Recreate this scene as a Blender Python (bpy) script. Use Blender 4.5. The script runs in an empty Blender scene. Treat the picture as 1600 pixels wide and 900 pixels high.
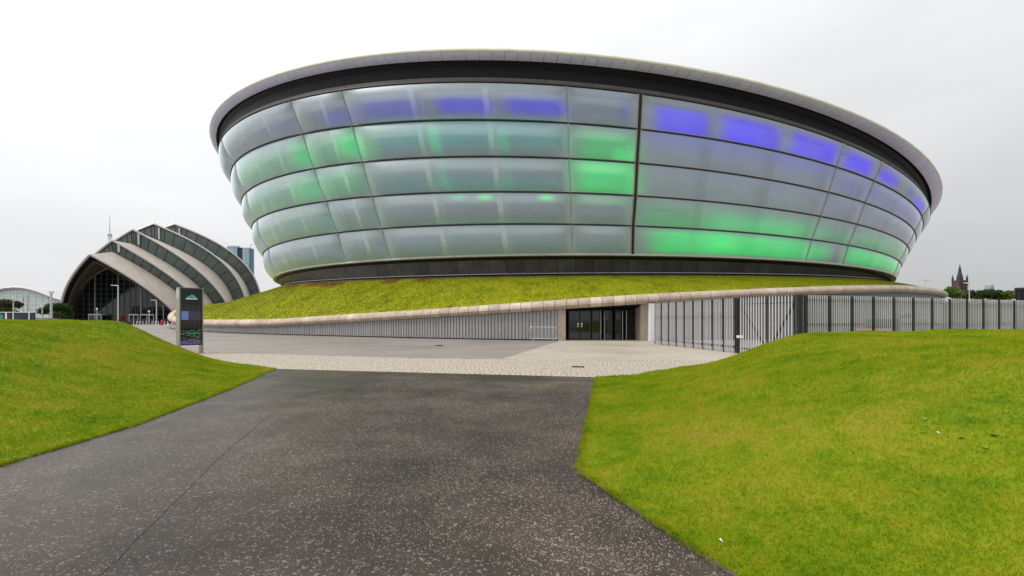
import bpy, bmesh, math, random
import numpy as np
from mathutils import Vector
R_ = math.radians
scene = bpy.context.scene
col = scene.collection
rng = np.random.default_rng(7)
random.seed(7)

# ------------------------------------------------------------------ camera
EYE = 1.67; FPX = 750.0; HZ = 498.0
cam_d = bpy.data.cameras.new("camera")
cam_d.sensor_width = 36.0
cam_d.lens = FPX / 1600.0 * 36.0
cam_d.shift_y = (HZ - 450.0) / 1600.0
cam_d.clip_start = 0.1; cam_d.clip_end = 8000
cam = bpy.data.objects.new("camera", cam_d); col.objects.link(cam)
cam.location = (0, 0, EYE); cam.rotation_euler = (R_(90), 0, 0)
scene.camera = cam

# ------------------------------------------------------------------ light
SUN_EL, SUN_AZ = 48.0, -105.0          # azimuth measured from +Y towards +X
world = bpy.data.worlds.new("World"); scene.world = world
world.use_nodes = True
def build_world():
    nt = world.node_tree; N = nt.nodes; L = nt.links
    N.clear()
    out = N.new('ShaderNodeOutputWorld'); bg = N.new('ShaderNodeBackground')
    sky = N.new('ShaderNodeTexSky'); sky.sky_type = 'NISHITA'; sky.sun_disc = False
    sky.sun_elevation = R_(SUN_EL); sky.sun_rotation = R_(SUN_AZ % 360); sky.air_density = 1.0; sky.dust_density = 3.0
    tc = N.new('ShaderNodeTexCoord')
    sep = N.new('ShaderNodeSeparateXYZ'); L.new(tc.outputs['Generated'], sep.inputs[0])
    def math_(op, a, b=None, clamp=False):
        m = N.new('ShaderNodeMath'); m.operation = op; m.use_clamp = clamp
        for i, v in enumerate((a, b)):
            if v is None: continue
            if isinstance(v, (int, float)): m.inputs[i].default_value = v
            else: L.new(v, m.inputs[i])
        return m.outputs[0]
    z = math_('MAXIMUM', sep.outputs[2], 0.0)
    cie = math_('ADD', math_('MULTIPLY', z, 1.20), 0.84)           # overcast dome: brighter overhead
    az = math_('ADD', math_('MULTIPLY', sep.outputs[0], -0.22), 0.98)  # brighter towards the hidden sun
    mp = N.new('ShaderNodeMapping'); L.new(tc.outputs['Generated'], mp.inputs[0]); mp.inputs['Scale'].default_value = (1.2, 1.2, 5.0)
    mp.inputs['Rotation'].default_value = (0.25, 0.3, 0)
    nz = N.new('ShaderNodeTexNoise'); nz.inputs['Scale'].default_value = 1.6; nz.inputs['Detail'].default_value = 5; nz.inputs['Roughness'].default_value = .5
    L.new(mp.outputs[0], nz.inputs['Vector'])
    cl = math_('ADD', math_('MULTIPLY', nz.outputs['Fac'], 0.36), 0.82)
    lum = math_('MULTIPLY', math_('MULTIPLY', cie, az), cl)
    tint = N.new('ShaderNodeCombineColor')
    L.new(math_('MULTIPLY', lum, 0.985 * 10), tint.inputs[0]); L.new(math_('MULTIPLY', lum, 0.99 * 10), tint.inputs[1]); L.new(math_('MULTIPLY', lum, 1.005 * 10), tint.inputs[2])
    mix = N.new('ShaderNodeMix'); mix.data_type = 'RGBA'; mix.inputs[0].default_value = 0.95
    L.new(sky.outputs[0], mix.inputs[6]); L.new(tint.outputs[0], mix.inputs[7])
    L.new(mix.outputs[2], bg.inputs[0]); bg.inputs[1].default_value = 0.080
    L.new(bg.outputs[0], out.inputs[0])
build_world()
sun_d = bpy.data.lights.new("sun", 'SUN'); sun_d.energy = 1.9; sun_d.angle = R_(25); sun_d.color = (1, .96, .9)
sun = bpy.data.objects.new("sun", sun_d); col.objects.link(sun)
sd = Vector((math.sin(R_(SUN_AZ)) * math.cos(R_(SUN_EL)), math.cos(R_(SUN_AZ)) * math.cos(R_(SUN_EL)), math.sin(R_(SUN_EL))))
sun.rotation_euler = (-sd).to_track_quat('-Z', 'Y').to_euler()
sun.location = (-60, -20, 80)
scene.view_settings.view_transform = 'Standard'; scene.view_settings.look = 'None'
scene.view_settings.exposure = 0.0; scene.view_settings.gamma = 1.0
scene.render.engine = 'CYCLES'
try:
    scene.cycles.use_denoising = True
    scene.cycles.max_bounces = 8; scene.cycles.transparent_max_bounces = 12
except Exception: pass

# ------------------------------------------------------------------ helpers
def link(name, me, mat=None, parent=None, smooth=False):
    o = bpy.data.objects.new(name, me); col.objects.link(o)
    if mat is not None and not me.materials: me.materials.append(mat)
    if parent is not None: o.parent = parent
    if smooth: me.shade_smooth()
    return o
def tag(o, label=None, cat=None, group=None, kind=None):
    if label: o['label'] = label
    if cat: o['category'] = cat
    if group: o['group'] = group
    if kind: o['kind'] = kind
    return o
def empty(name, label, cat, loc=(0, 0, 0), rz=0.0, group=None):
    o = bpy.data.objects.new(name, None); col.objects.link(o)
    o.location = loc; o.rotation_euler = (0, 0, rz); o.empty_display_size = .3
    return tag(o, label, cat, group)
def pyd(name, v, f, mat=None, parent=None, smooth=False):
    me = bpy.data.meshes.new(name); me.from_pydata([tuple(map(float, p)) for p in v], [], [tuple(map(int, q)) for q in f]); me.update()
    return link(name, me, mat, parent, smooth)
def bulk(name, verts, tris, mat, parent=None, smooth=False):
    me = bpy.data.meshes.new(name)
    verts = np.asarray(verts, np.float32); tris = np.asarray(tris, np.int32)
    k = tris.shape[1]
    me.vertices.add(len(verts)); me.vertices.foreach_set('co', verts.ravel())
    me.loops.add(tris.size); me.loops.foreach_set('vertex_index', tris.ravel())
    me.polygons.add(len(tris)); me.polygons.foreach_set('loop_start', np.arange(0, tris.size, k, dtype=np.int32))
    me.polygons.foreach_set('loop_total', np.full(len(tris), k, np.int32))
    me.update(calc_edges=True)
    return link(name, me, mat, parent, smooth)
class MB:
    """collects boxes, tubes and prisms into one mesh"""
    def __init__(s): s.v = []; s.f = []
    def box(s, x0, x1, y0, y1, z0, z1):
        b = len(s.v)
        s.v += [(x0, y0, z0), (x1, y0, z0), (x1, y1, z0), (x0, y1, z0), (x0, y0, z1), (x1, y0, z1), (x1, y1, z1), (x0, y1, z1)]
        s.f += [(b, b+3, b+2, b+1), (b+4, b+5, b+6, b+7), (b, b+1, b+5, b+4), (b+1, b+2, b+6, b+5), (b+2, b+3, b+7, b+6), (b+3, b, b+4, b+7)]
        return s
    def tube(s, pts, r, n=8, caps=True):
        pts = [Vector(p) for p in pts]; rr = r if isinstance(r, (list, tuple)) else [r] * len(pts)
        b = len(s.v)
        for i, p in enumerate(pts):
            d = (pts[min(i+1, len(pts)-1)] - pts[max(i-1, 0)]).normalized()
            a = d.cross(Vector((0, 0, 1)))
            if a.length < 1e-3: a = d.cross(Vector((1, 0, 0)))
            a.normalize(); c = d.cross(a)
            for k in range(n):
                t = 2 * math.pi * k / n
                s.v.append(tuple(p + (a * math.cos(t) + c * math.sin(t)) * rr[i]))
        for i in range(len(pts) - 1):
            for k in range(n):
                k2 = (k + 1) % n
                s.f.append((b + i*n + k, b + i*n + k2, b + (i+1)*n + k2, b + (i+1)*n + k))
        if caps:
            s.f.append(tuple(b + k for k in range(n))[::-1]); e = b + (len(pts)-1)*n; s.f.append(tuple(e + k for k in range(n)))
        return s
    def beam(s, p, q, w, h):
        """square bar between two points, w across, h in the other direction"""
        p = Vector(p); q = Vector(q); d = (q - p).normalized()
        a = d.cross(Vector((0, 0, 1)))
        if a.length < 1e-3: a = Vector((1, 0, 0))
        a.normalize(); c = a.cross(d)
        b = len(s.v)
        for e in (p, q):
            for x, y in ((-1, -1), (1, -1), (1, 1), (-1, 1)): s.v.append(tuple(e + a * (x * w / 2) + c * (y * h / 2)))
        s.f += [(b, b+1, b+2, b+3), (b+7, b+6, b+5, b+4)] + [(b+k, b+4+k, b+4+(k+1) % 4, b+(k+1) % 4) for k in range(4)]
        return s
    def prism(s, poly, z0, z1):
        b = len(s.v); n = len(poly)
        s.v += [(x, y, z0) for x, y in poly] + [(x, y, z1) for x, y in poly]
        s.f += [tuple(b + k for k in range(n))[::-1], tuple(b + n + k for k in range(n))] + [(b+k, b+(k+1) % n, b+n+(k+1) % n, b+n+k) for k in range(n)]
        return s
    def grid(s, P):
        """P[i][j] points"""
        b = len(s.v); n = len(P); m = len(P[0])
        for r in P: s.v += [tuple(p) for p in r]
        for i in range(n-1):
            for j in range(m-1): s.f.append((b+i*m+j, b+(i+1)*m+j, b+(i+1)*m+j+1, b+i*m+j+1))
        return s
    def mesh(s, name):
        me = bpy.data.meshes.new(name); me.from_pydata([tuple(map(float, p)) for p in s.v], [], s.f); me.update(); return me
    def build(s, name, mat, parent=None, smooth=False): return link(name, s.mesh(name), mat, parent, smooth)

def at(u, y, Y): return Vector(((u - 800) / FPX * Y, Y, EYE + (HZ - y) / FPX * Y))

# ------------------------------------------------------------------ materials
class NT:
    def __init__(s, name):
        s.m = bpy.data.materials.new(name); s.m.use_nodes = True; s.t = s.m.node_tree; s.t.nodes.clear()
        s.out = s.t.nodes.new('ShaderNodeOutputMaterial')
    def n(s, t, **kw):
        x = s.t.nodes.new('ShaderNode' + t)
        for k, v in kw.items(): setattr(x, k, v)
        return x
    def l(s, a, b): s.t.links.new(a, b)
    def pos(s):
        g = s.n('TexCoord'); return g.outputs['Object']
    def noise(s, scale, detail=3, rough=.55, vec=None, stretch=None):
        v = vec if vec is not None else s.pos()
        if stretch:
            mp = s.n('Mapping'); s.l(v, mp.inputs[0]); mp.inputs['Scale'].default_value = stretch; v = mp.outputs[0]
        x = s.n('TexNoise'); x.inputs['Scale'].default_value = scale; x.inputs['Detail'].default_value = detail; x.inputs['Roughness'].default_value = rough
        s.l(v, x.inputs['Vector']); return x.outputs['Fac']
    def ramp(s, f, stops):
        x = s.n('ValToRGB'); r = x.color_ramp
        while len(r.elements) < len(stops): r.elements.new(.5)
        for e, (p, c) in zip(r.elements, stops):
            e.position = p; e.color = (c, c, c, 1) if isinstance(c, (int, float)) else (*c, 1)
        s.l(f, x.inputs[0]); return x.outputs[0]
    def mix(s, f, a, b, mode='MIX'):
        x = s.n('Mix', data_type='RGBA', blend_type=mode)
        for i, v in ((0, f), (6, a), (7, b)):
            if isinstance(v, (int, float)): x.inputs[i].default_value = v
            elif isinstance(v, tuple): x.inputs[i].default_value = (*v, 1)
            else: s.l(v, x.inputs[i])
        return x.outputs[2]
    def math(s, op, a, b=0.0, clamp=False):
        x = s.n('Math', operation=op, use_clamp=clamp)
        for i, v in ((0, a), (1, b)):
            if isinstance(v, (int, float)): x.inputs[i].default_value = v
            else: s.l(v, x.inputs[i])
        return x.outputs[0]
    def rand(s): return s.n('ObjectInfo').outputs['Random']
    def bump(s, h, strength=.3, dist=.02):
        b = s.n('Bump'); b.inputs['Strength'].default_value = strength; b.inputs['Distance'].default_value = dist; s.l(h, b.inputs['Height']); return b.outputs[0]
    def principled(s, color, rough=.6, metal=0.0, normal=None, spec=.5, emit=None, estr=0):
        p = s.n('BsdfPrincipled')
        for k, v in (('Base Color', color), ('Roughness', rough), ('Metallic', metal), ('Specular IOR Level', spec)):
            if isinstance(v, tuple): p.inputs[k].default_value = (*v, 1)
            elif isinstance(v, (int, float)): p.inputs[k].default_value = v
            else: s.l(v, p.inputs[k])
        if normal is not None: s.l(normal, p.inputs['Normal'])
        if emit is not None:
            p.inputs['Emission Color'].default_value = (*emit, 1); p.inputs['Emission Strength'].default_value = estr
        s.l(p.outputs[0], s.out.inputs[0]); return s.m
def simple(name, c, rough=.5, metal=0.0, var=.15, scale=3.0, rvar=0.0, spec=.5, bump=0.0):
    t = NT(name)
    f = t.noise(scale, 4)
    lo = tuple(x * (1 - var) for x in c); hi = tuple(min(1, x * (1 + var)) for x in c)
    cc = t.ramp(f, [(.3, lo), (.7, hi)])
    if rvar:
        k = t.math('ADD', t.math('MULTIPLY', t.rand(), 2 * rvar), 1 - rvar)
        cc = t.mix(1.0, cc, t.ramp(t.rand(), [(0, 1 - rvar), (1, 1 + rvar * .5)]), 'MULTIPLY')
    nrm = t.bump(t.noise(scale * 12, 3), .4, bump) if bump else None
    return t.principled(cc, rough, metal, nrm, spec)
M = {}
M['dark_metal'] = simple('dark_metal', (.028, .029, .034), .4, .3)
M['black'] = simple('black_finish', (.010, .010, .013), .5, spec=.2)
M['rail'] = simple('dark_rail', (.02, .018, .018), .5)
M['mullion'] = simple('pale_mullion', (.42, .41, .37), .45, .2)
M['silver'] = simple('silver_lip', (.68, .68, .94), .36, .05, .05, 1.5, .05)
M['cap'] = simple('cream_cap', (.62, .62, .48), .5, 0, .12, .8)
M['roof'] = simple('roof_metal', (.5, .5, .5), .5)
M['fascia'] = simple('brown_fascia', (.085, .07, .062), .5, 0, .15, 1, .2)
M['skirt'] = simple('skirt_panel_paint', (.055, .053, .062), .36, 0, .3, .8, .35)
M['steel'] = simple('galvanised_steel', (.55, .56, .57), .42, .6, .12, 8)
M['pale_paint'] = simple('pale_grey_paint', (.52, .52, .54), .45, 0, .1, 4, .1)
M['white'] = simple('white_paint', (.78, .78, .76), .5, 0, .06)
M['slat'] = simple('grey_slat', (.56, .55, .56), .5, .2, .15, 2, .15)
M['wallback'] = simple('grey_backing', (.30, .295, .30), .7)
M['render'] = simple('pale_render', (.19, .195, .19), .8, 0, .1, .4)
M['concrete'] = simple('tan_concrete', (.34, .28, .22), .85, 0, .18, 2, 0, .3, .01)
M['inner'] = simple('slate_inner_wall', (.09, .16, .25), .8, 0, .25, .35)
M['inner_pale'] = simple('pale_inner_wall', (.62, .60, .54), .8, 0, .1, .3)
M['inner_grey'] = simple('grey_inner_wall', (.40, .44, .50), .8, 0, .2, .3)
M['column_dark'] = simple('grey_column', (.16, .17, .19), .7)
M['column'] = simple('beige_column', (.78, .70, .56), .7)
M['beige_roof'] = None
M['rust'] = simple('rusty_red', (.3, .07, .03), .8)
M['red'] = simple('red_paint', (.5, .02, .025), .45)
M['mullion_grey'] = simple('grey_mullion', (.17, .18, .18), .5)
M['navy'] = simple('navy_panel', (.012, .016, .05), .3, 0, .3, .6)
M['teal'] = simple('teal_print', (.02, .25, .25), .5)
M['pink'] = simple('pink_plastic', (.6, .16, .24), .5)
M['terracotta'] = simple('pinkish_roof', (.36, .25, .21), .8)
M['beige_wall'] = simple('beige_brick', (.25, .19, .14), .85, 0, .12, 1)
M['stone_tower'] = simple('brown_tower_stone', (.10, .058, .045), .9, 0, .2, .1)
M['slate'] = simple('dark_slate', (.03, .032, .045), .7)
M['far'] = simple('far_building', (.33, .36, .40), .8)

def m_glass_dark():
    t = NT('dark_glass')
    return t.principled((.012, .014, .014), .04, 0, None, .75)
M['glass'] = m_glass_dark()
def m_copestone():
    t = NT('beige_coping_stone')
    r = t.rand()
    base = t.ramp(r, [(0, (.38, .30, .235)), (.3, (.47, .39, .31)), (.55, (.42, .34, .265)), (.8, (.54, .46, .38)), (1, (.46, .37, .29))])
    n = t.noise(2.2, 6, .65)
    c = t.mix(.6, base, t.ramp(n, [(.3, .85), (.65, 1.5)]), 'MULTIPLY')
    return t.principled(c, .8, 0, t.bump(t.noise(30, 3), .3, .01), .3)
M['cope'] = m_copestone()
def m_film(name='translucent_film', milk=.17):
    t = NT(name)
    at_ = t.n('Attribute', attribute_name='glow')
    tr = t.n('BsdfTransparent'); tr.inputs[0].default_value = (.86, .92, .95, 1)
    tl = t.n('BsdfTranslucent'); tl.inputs[0].default_value = (.74, .84, .92, 1)
    df = t.n('BsdfDiffuse'); df.inputs[0].default_value = (.74, .84, .90, 1)
    m1 = t.n('MixShader'); m1.inputs[0].default_value = .65; t.l(tl.outputs[0], m1.inputs[1]); t.l(df.outputs[0], m1.inputs[2])
    w = t.math('ADD', t.math('MULTIPLY', t.noise(.6, 5, .6, stretch=(1, 1, 2.5)), .14), milk)
    m2 = t.n('MixShader'); t.l(w, m2.inputs[0]); t.l(tr.outputs[0], m2.inputs[1]); t.l(m1.outputs[0], m2.inputs[2])
    gl = t.n('BsdfGlossy'); gl.inputs['Roughness'].default_value = .36; gl.inputs['Color'].default_value = (.90, .97, 1.0, 1)
    bp = t.bump(t.noise(.5, 2, .4, stretch=(1, 1, 2.5)), .05, .15); t.l(bp, gl.inputs['Normal'])
    fr = t.n('Fresnel'); fr.inputs['IOR'].default_value = 2.0
    fac = t.math('ADD', t.math('MULTIPLY', fr.outputs[0], 1.55), -.05, True)
    m3 = t.n('MixShader'); t.l(fac, m3.inputs[0]); t.l(m2.outputs[0], m3.inputs[1]); t.l(gl.outputs[0], m3.inputs[2])
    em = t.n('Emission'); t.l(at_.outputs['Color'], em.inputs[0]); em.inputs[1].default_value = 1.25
    ad = t.n('AddShader'); t.l(m3.outputs[0], ad.inputs[0]); t.l(em.outputs[0], ad.inputs[1])
    t.l(ad.outputs[0], t.out.inputs[0]); return t.m
M['film'] = m_film()
M['film_frosted'] = m_film('frosted_translucent_film', .20)
def m_asphalt():
    t = NT('wet_asphalt')
    big = t.noise(.22, 4, .55); mid = t.noise(1.3, 4, .6); fine = t.noise(60, 3, .7)
    c = t.ramp(mid, [(.3, (.035, .026, .020)), (.7, (.060, .045, .035))])
    c = t.mix(1, c, t.ramp(fine, [(.35, .65), (.5, 1.0), (.68, 1.5)]), 'MULTIPLY')
    far = t.noise(34, 2, .5)
    c = t.mix(t.ramp(far, [(.60, 0.0), (.68, .65)]), c, (.26, .22, .185))
    c = t.mix(1, c, t.ramp(t.noise(.42, 5, .65), [(.34, .42), (.5, .95), (.64, 1.5)]), 'MULTIPLY')
    moss = t.ramp(t.noise(.5, 3), [(.54, 0.0), (.72, .5)])
    c = t.mix(moss, c, (.05, .048, .02))
    xs = t.n('SeparateXYZ'); t.l(t.pos(), xs.inputs[0])
    wet = t.math('ADD', t.math('MULTIPLY', xs.outputs[0], .055), t.math('MULTIPLY', big, .55))   # smoother, wetter towards the verge
    ro = t.ramp(wet, [(-0.0, .26), (.35, .5)])
    ro = t.math('ADD', ro, t.math('MULTIPLY', t.noise(3, 4), .12))
    return t.principled(c, ro, 0, t.bump(t.noise(90, 2), .5, .006), .24)
M['asphalt'] = m_asphalt()
def m_paving(name, a, b, scale, mortar):
    t = NT(name)
    br = t.n('TexBrick'); t.l(t.pos(), br.inputs['Vector'])
    br.inputs['Color1'].default_value = (*a, 1); br.inputs['Color2'].default_value = (*b, 1); br.inputs['Mortar'].default_value = (*mortar, 1)
    br.inputs['Scale'].default_value = scale; br.inputs['Mortar Size'].default_value = .012; br.inputs['Brick Width'].default_value = .6; br.inputs['Row Height'].default_value = .3
    st = t.ramp(t.noise(.16, 5, .6), [(.3, .78), (.5, 1.0), (.75, 1.08)])
    c = t.mix(1, br.outputs['Color'], st, 'MULTIPLY')
    c = t.mix(1, c, t.ramp(t.noise(9, 3), [(.3, .85), (.7, 1.1)]), 'MULTIPLY')
    ro = t.ramp(t.noise(.25, 4), [(.35, .42), (.65, .75)])
    return t.principled(c, ro, 0, None, .4)
M['paving'] = m_paving('grey_block_paving', (.262, .230, .205), (.292, .26, .232), 3.2, (.2, .177, .157))
M['paving_light'] = m_paving('pale_block_paving', (.43, .375, .305), (.47, .41, .335), 3.2, (.33, .29, .24))
M['ground'] = simple('far_ground', (.2, .19, .17), .8, 0, .2, .05)
def m_sett():
    t = NT('buff_sett_stone')
    c = t.ramp(t.noise(4.5, 2), [(.3, (.29, .245, .19)), (.45, (.44, .385, .31)), (.6, (.39, .34, .275)), (.75, (.53, .47, .395))])
    return t.principled(c, .65, 0, None, .4)
M['sett'] = m_sett()
M['joint'] = simple('sett_joint', (.13, .11, .09), .9)
M['chip'] = simple('stone_chip', (.33, .255, .195), .7, 0, .35, 40)
M['edging'] = simple('concrete_edging', (.10, .09, .085), .8)
def m_grass(name, stops, k=1.0, soil=False):
    t = NT(name)
    a = t.noise(.55, 4, .6); b = t.noise(2.4, 4, .65); c = t.noise(11, 3, .6)
    f = t.math('ADD', t.math('ADD', t.math('MULTIPLY', a, .42), t.math('MULTIPLY', b, .38)), t.math('MULTIPLY', c, .2))
    cc = t.ramp(f, [(p, tuple(x * k for x in q)) for p, q in stops])
    p = t.n('BsdfPrincipled'); t.l(cc, p.inputs['Base Color']); p.inputs['Roughness'].default_value = .65; p.inputs['Specular IOR Level'].default_value = .08
    if soil:
        t.l(p.outputs[0], t.out.inputs[0]); return t.m
    tl = t.n('BsdfTranslucent'); t.l(cc, tl.inputs[0])
    mx = t.n('MixShader'); mx.inputs[0].default_value = .35; t.l(p.outputs[0], mx.inputs[1]); t.l(tl.outputs[0], mx.inputs[2]); t.l(mx.outputs[0], t.out.inputs[0])
    return t.m
GR = [(.36, (.074, .130, .002)), (.44, (.116, .178, .003)), (.50, (.158, .200, .005)), (.565, (.200, .210, .010)), (.645, (.240, .196, .030))]
M['grass'] = m_grass('lawn_blades', GR, 1.66)
M['turf'] = m_grass('lawn_turf', GR, 1.05, True)
SED = [(.36, (.085, .115, .004)), (.45, (.165, .185, .006)), (.54, (.225, .235, .008)), (.67, (.255, .215, .012)), (.76, (.22, .08, .02))]
M['sedum'] = m_grass('sedum_leaves', SED, 1.6)
M['sedum_base'] = m_grass('sedum_mat', SED, 1.3, True)
def m_leaf(name, a, b):
    t = NT(name)
    c = t.ramp(t.noise(.8, 3), [(.3, a), (.7, b)])
    p = t.n('BsdfPrincipled'); t.l(c, p.inputs['Base Color']); p.inputs['Roughness'].default_value = .6; p.inputs['Specular IOR Level'].default_value = .25
    tl = t.n('BsdfTranslucent'); t.l(c, tl.inputs[0])
    mx = t.n('MixShader'); mx.inputs[0].default_value = .3; t.l(p.outputs[0], mx.inputs[1]); t.l(tl.outputs[0], mx.inputs[2]); t.l(mx.outputs[0], t.out.inputs[0])
    return t.m
M['leaf_bright'] = m_leaf('bright_leaves', (.06, .13, .01), (.12, .2, .02))
M['leaf_dark'] = m_leaf('dark_leaves', (.02, .05, .01), (.05, .09, .015))
M['leaf_brown'] = m_leaf('brownish_leaves', (.03, .05, .012), (.09, .075, .02))
M['bark'] = simple('bark', (.06, .045, .03), .9)
def m_emit(name, c, s):
    t = NT(name); return t.principled((.02, .02, .02), .3, 0, None, .5, c, s)

def fit_ref():
    pass
# ================================================================== GROUND
g = MB().grid([[(-3000, -400, -.012), (3000, -400, -.012)], [(-3000, 4000, -.012), (3000, 4000, -.012)]]).build('ground', M['ground']); tag(g, kind='structure')
pz = pyd('plaza', [(-260, 4, 0), (80, 4, 0), (80, 260, 0), (-260, 260, 0)], [(0, 1, 2, 3)], M['paving']); tag(pz, kind='structure')
pl = pyd('pale_paving', [(-.4, 19.9, .006), (3.5, 35.6, .006), (4.4, 39.5, .006), (11, 39.5, .006), (9.6, 32, .006), (10.9, 23.2, .006), (10.6, 17.5, .006)], [tuple(range(7))], M['paving_light']); tag(pl, kind='structure')
# sett strip
SF = [(-16, 17.65), (-7.8, 15.85), (2.4, 13.6), (11, 11.7)]; SB = [(-22, 26.5), (-15.4, 24.0), (-4.3, 20.2), (4.1, 19.3), (11, 18.6)]
def poly_y(pl_, x): return np.interp(x, [p[0] for p in pl_], [p[1] for p in pl_])
bed_v = [(x, poly_y(SF, x), .010) for x in np.linspace(-16, 11, 28)] + [(x, poly_y(SB, x), .010) for x in np.linspace(11, -16, 28)]
bed = pyd('sett_strip', bed_v, [tuple(range(len(bed_v)))], M['joint']); tag(bed, kind='structure')
def setts():
    V = []; F = []
    n = 0
    row = 0
    ca, sa = math.cos(-.22), math.sin(-.22)
    for i in range(-60, 90):
        y0 = 8 + i * .155; ro = rng.uniform(0, .155)
        for j in range(-150, 110):
            x0 = j * .155 + ro + rng.uniform(-.012, .012)
            X = x0 * ca - y0 * sa; Y = x0 * sa + y0 * ca
            if not (-15.5 < X < 10.5): continue
            if not (poly_y(SF, X) + .09 < Y < poly_y(SB, X) - .09): continue
            w = .069 + rng.uniform(-.004, .004); h = .066 + rng.uniform(-.004, .004); z = .02 + rng.uniform(-.004, .006)
            a = -.22 + rng.uniform(-.05, .05); c, s_ = math.cos(a), math.sin(a)
            q = [(-w, -h), (w, -h), (w, h), (-w, h)]
            b = len(V)
            for dx, dy in q: V.append((X + dx * c - dy * s_, Y + dx * s_ + dy * c, .008))
            for dx, dy in q: V.append((X + .84 * (dx * c - dy * s_), Y + .84 * (dx * s_ + dy * c), z))
            F += [(b+4, b+5, b+6, b+7)] + [(b+k, b+(k+1) % 4, b+4+(k+1) % 4, b+4+k) for k in range(4)]
    return bulk('setts', V, F, M['sett'], bed)
tag(setts(), kind='stuff')
for px_, py_, lab in ((2.25, 16.4, 'dark rectangular drain cover set in the sett strip'), (-4.5, 29.6, 'dark rectangular drain cover in the grey plaza')):
    dc = MB().box(-.21, .21, -.11, .11, .0, .035).box(-.21, .21, -.135, -.115, 0, .04).box(-.21, .21, .115, .135, 0, .04).build('drain_cover', M['black']); dc.location = (px_, py_, -.004); dc.rotation_euler = (0, 0, -.2); tag(dc, lab, 'drain cover')
# asphalt path
PL = [(-6.6, -8), (-6.0, 1), (-5.76, 5.4), (-5.85, 7.5), (-6.6, 11.2), (-7.8, 15.85)]
PR = [(2.4, 13.6), (1.52, 9.2), (.775, 5.5), (.735, 5.28), (.755, 5.12), (1.06, 4.15), (1.43, 3.1), (2.6, .5), (6, -8)]
path = pyd('path', [(x, y, .014) for x, y in PL + PR], [tuple(range(len(PL + PR)))[::-1]], M['asphalt']); tag(path, kind='structure')
jn = MB()
jp = [(np.interp(y, [1.2, 3.15, 5.64, 8.0, 10.4], [-2.2, -2.67, -3.46, -4.1, -4.5]) + rng.uniform(-.012, .012), y) for y in np.arange(1.2, 10.3, .3)]
jn.grid([[(x - .004, y, .0158) for x, y in jp], [(x + .004, y, .0158) for x, y in jp]])
jn.build('tarmac_joint', M['black'], path)
ed = MB()
for p, q in zip(PR[:-1], PR[1:]):
    ed.beam((p[0] + .01, p[1], .006), (q[0] + .01, q[1], .006), .04, .04)
ed.build('path_edging', M['edging'], path)
def chips():
    from mathutils import noise
    V = []; T = []
    pts = []
    n_try = 330000
    X = rng.uniform(-6.2, 2.2, n_try); Y = 2.3 + rng.uniform(0, 1, n_try) ** 1.25 * 10.5
    xl = np.interp(Y, [p[1] for p in PL], [p[0] for p in PL]); xr = np.interp(Y, [p[1] for p in PR][::-1], [p[0] for p in PR][::-1])
    ok = (X > xl + .05) & (X < xr - .06)
    X = X[ok]; Y = Y[ok]
    keep = []
    for x, y in zip(X, Y):
        d = noise.fractal(Vector((x * .55, y * .55, 3.1)), 1.0, 2.0, 4)
        side = 1 / (1 + math.exp(-(x + 2.6) * 1.5))
        p = max(0, .015 + .055 * side + .34 * max(0, d + .02) * (.25 + side))
        keep.append(rng.random() < min(1, p * 1.15))
    k = np.array(keep); X = X[k]; Y = Y[k]; n = len(X)
    a = rng.uniform(0, 2 * math.pi, n); L = rng.uniform(.003, .0078, n); W = L * rng.uniform(.4, .75, n)
    base = []
    for dx, dy in ((-1, -.2), (.1, -1), (1, .15), (-.15, 1)):
        px = X + (dx * L * np.cos(a) - dy * W * np.sin(a)); py = Y + (dx * L * np.sin(a) + dy * W * np.cos(a))
        base.append(np.stack([px, py, np.full(n, .0135)], 1))
    top = np.stack([X, Y, np.full(n, .0185)], 1)
    V = np.stack(base + [top], 1).reshape(-1, 3)
    i = np.arange(n) * 5
    T = np.concatenate([np.stack([i + q, i + (q + 1) % 4, i + 4], 1) for q in range(4)])
    return bulk('stone_chips', V, T, M['chip'], path)
tag(chips(), kind='stuff')

# ------------------------------------------------------------------ lawns
def seg_dist(P, poly):
    P = np.asarray(P, float); d = np.full(len(P), 1e9)
    for a, b in zip(poly[:-1], poly[1:]):
        a = np.array(a, float); b = np.array(b, float); ab = b - a
        t = np.clip(((P - a) @ ab) / (ab @ ab), 0, 1)
        d = np.minimum(d, np.hypot(*(P - (a + t[:, None] * ab)).T))
    return d
def sstep(x): x = np.clip(x, 0, 1); return x * x * (3 - 2 * x)
def wob(P): return .035 * np.sin(P[:, 0] * 1.1 + .6 * np.sin(P[:, 1] * .8)) * np.cos(P[:, 1] * .9 + 1) + .02 * np.sin(P[:, 0] * 2.7 + P[:, 1] * 1.9)
RB = [(2.4, 13.6), (3.3, 13.9), (4.6, 15.0), (6.5, 16.8), (9.2, 18.4), (12, 19.6), (28, 25.6)]
LB = [(-7.8, 15.85), (-9, 16.7), (-11, 18.2), (-14, 20), (-19, 21.5), (-30, 23)]
def h_right(P):
    d1 = seg_dist(P, PR); d2 = seg_dist(P, RB)
    far = np.clip(1 - (P[:, 1] - 13) / 40, .6, 1)
    return .03 + (1.22 * sstep(d1 / 6.2) * sstep((d2 + .4) / 4.4) + wob(P) * sstep(d1 / 2)) * 1.0
def h_left(P):
    d1 = seg_dist(P, PL); d2 = seg_dist(P, LB)
    return .03 + 1.57 * sstep(d1 / 7.4) * sstep((d2 + .5) / 3.2) + wob(P) * sstep(d1 / 2)
def resample(pts, n):
    pts = np.array(pts, float); s = np.r_[0, np.cumsum(np.hypot(*np.diff(pts, axis=0).T))]
    t = np.linspace(0, s[-1], n); return np.stack([np.interp(t, s, pts[:, 0]), np.interp(t, s, pts[:, 1])], 1)
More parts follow.
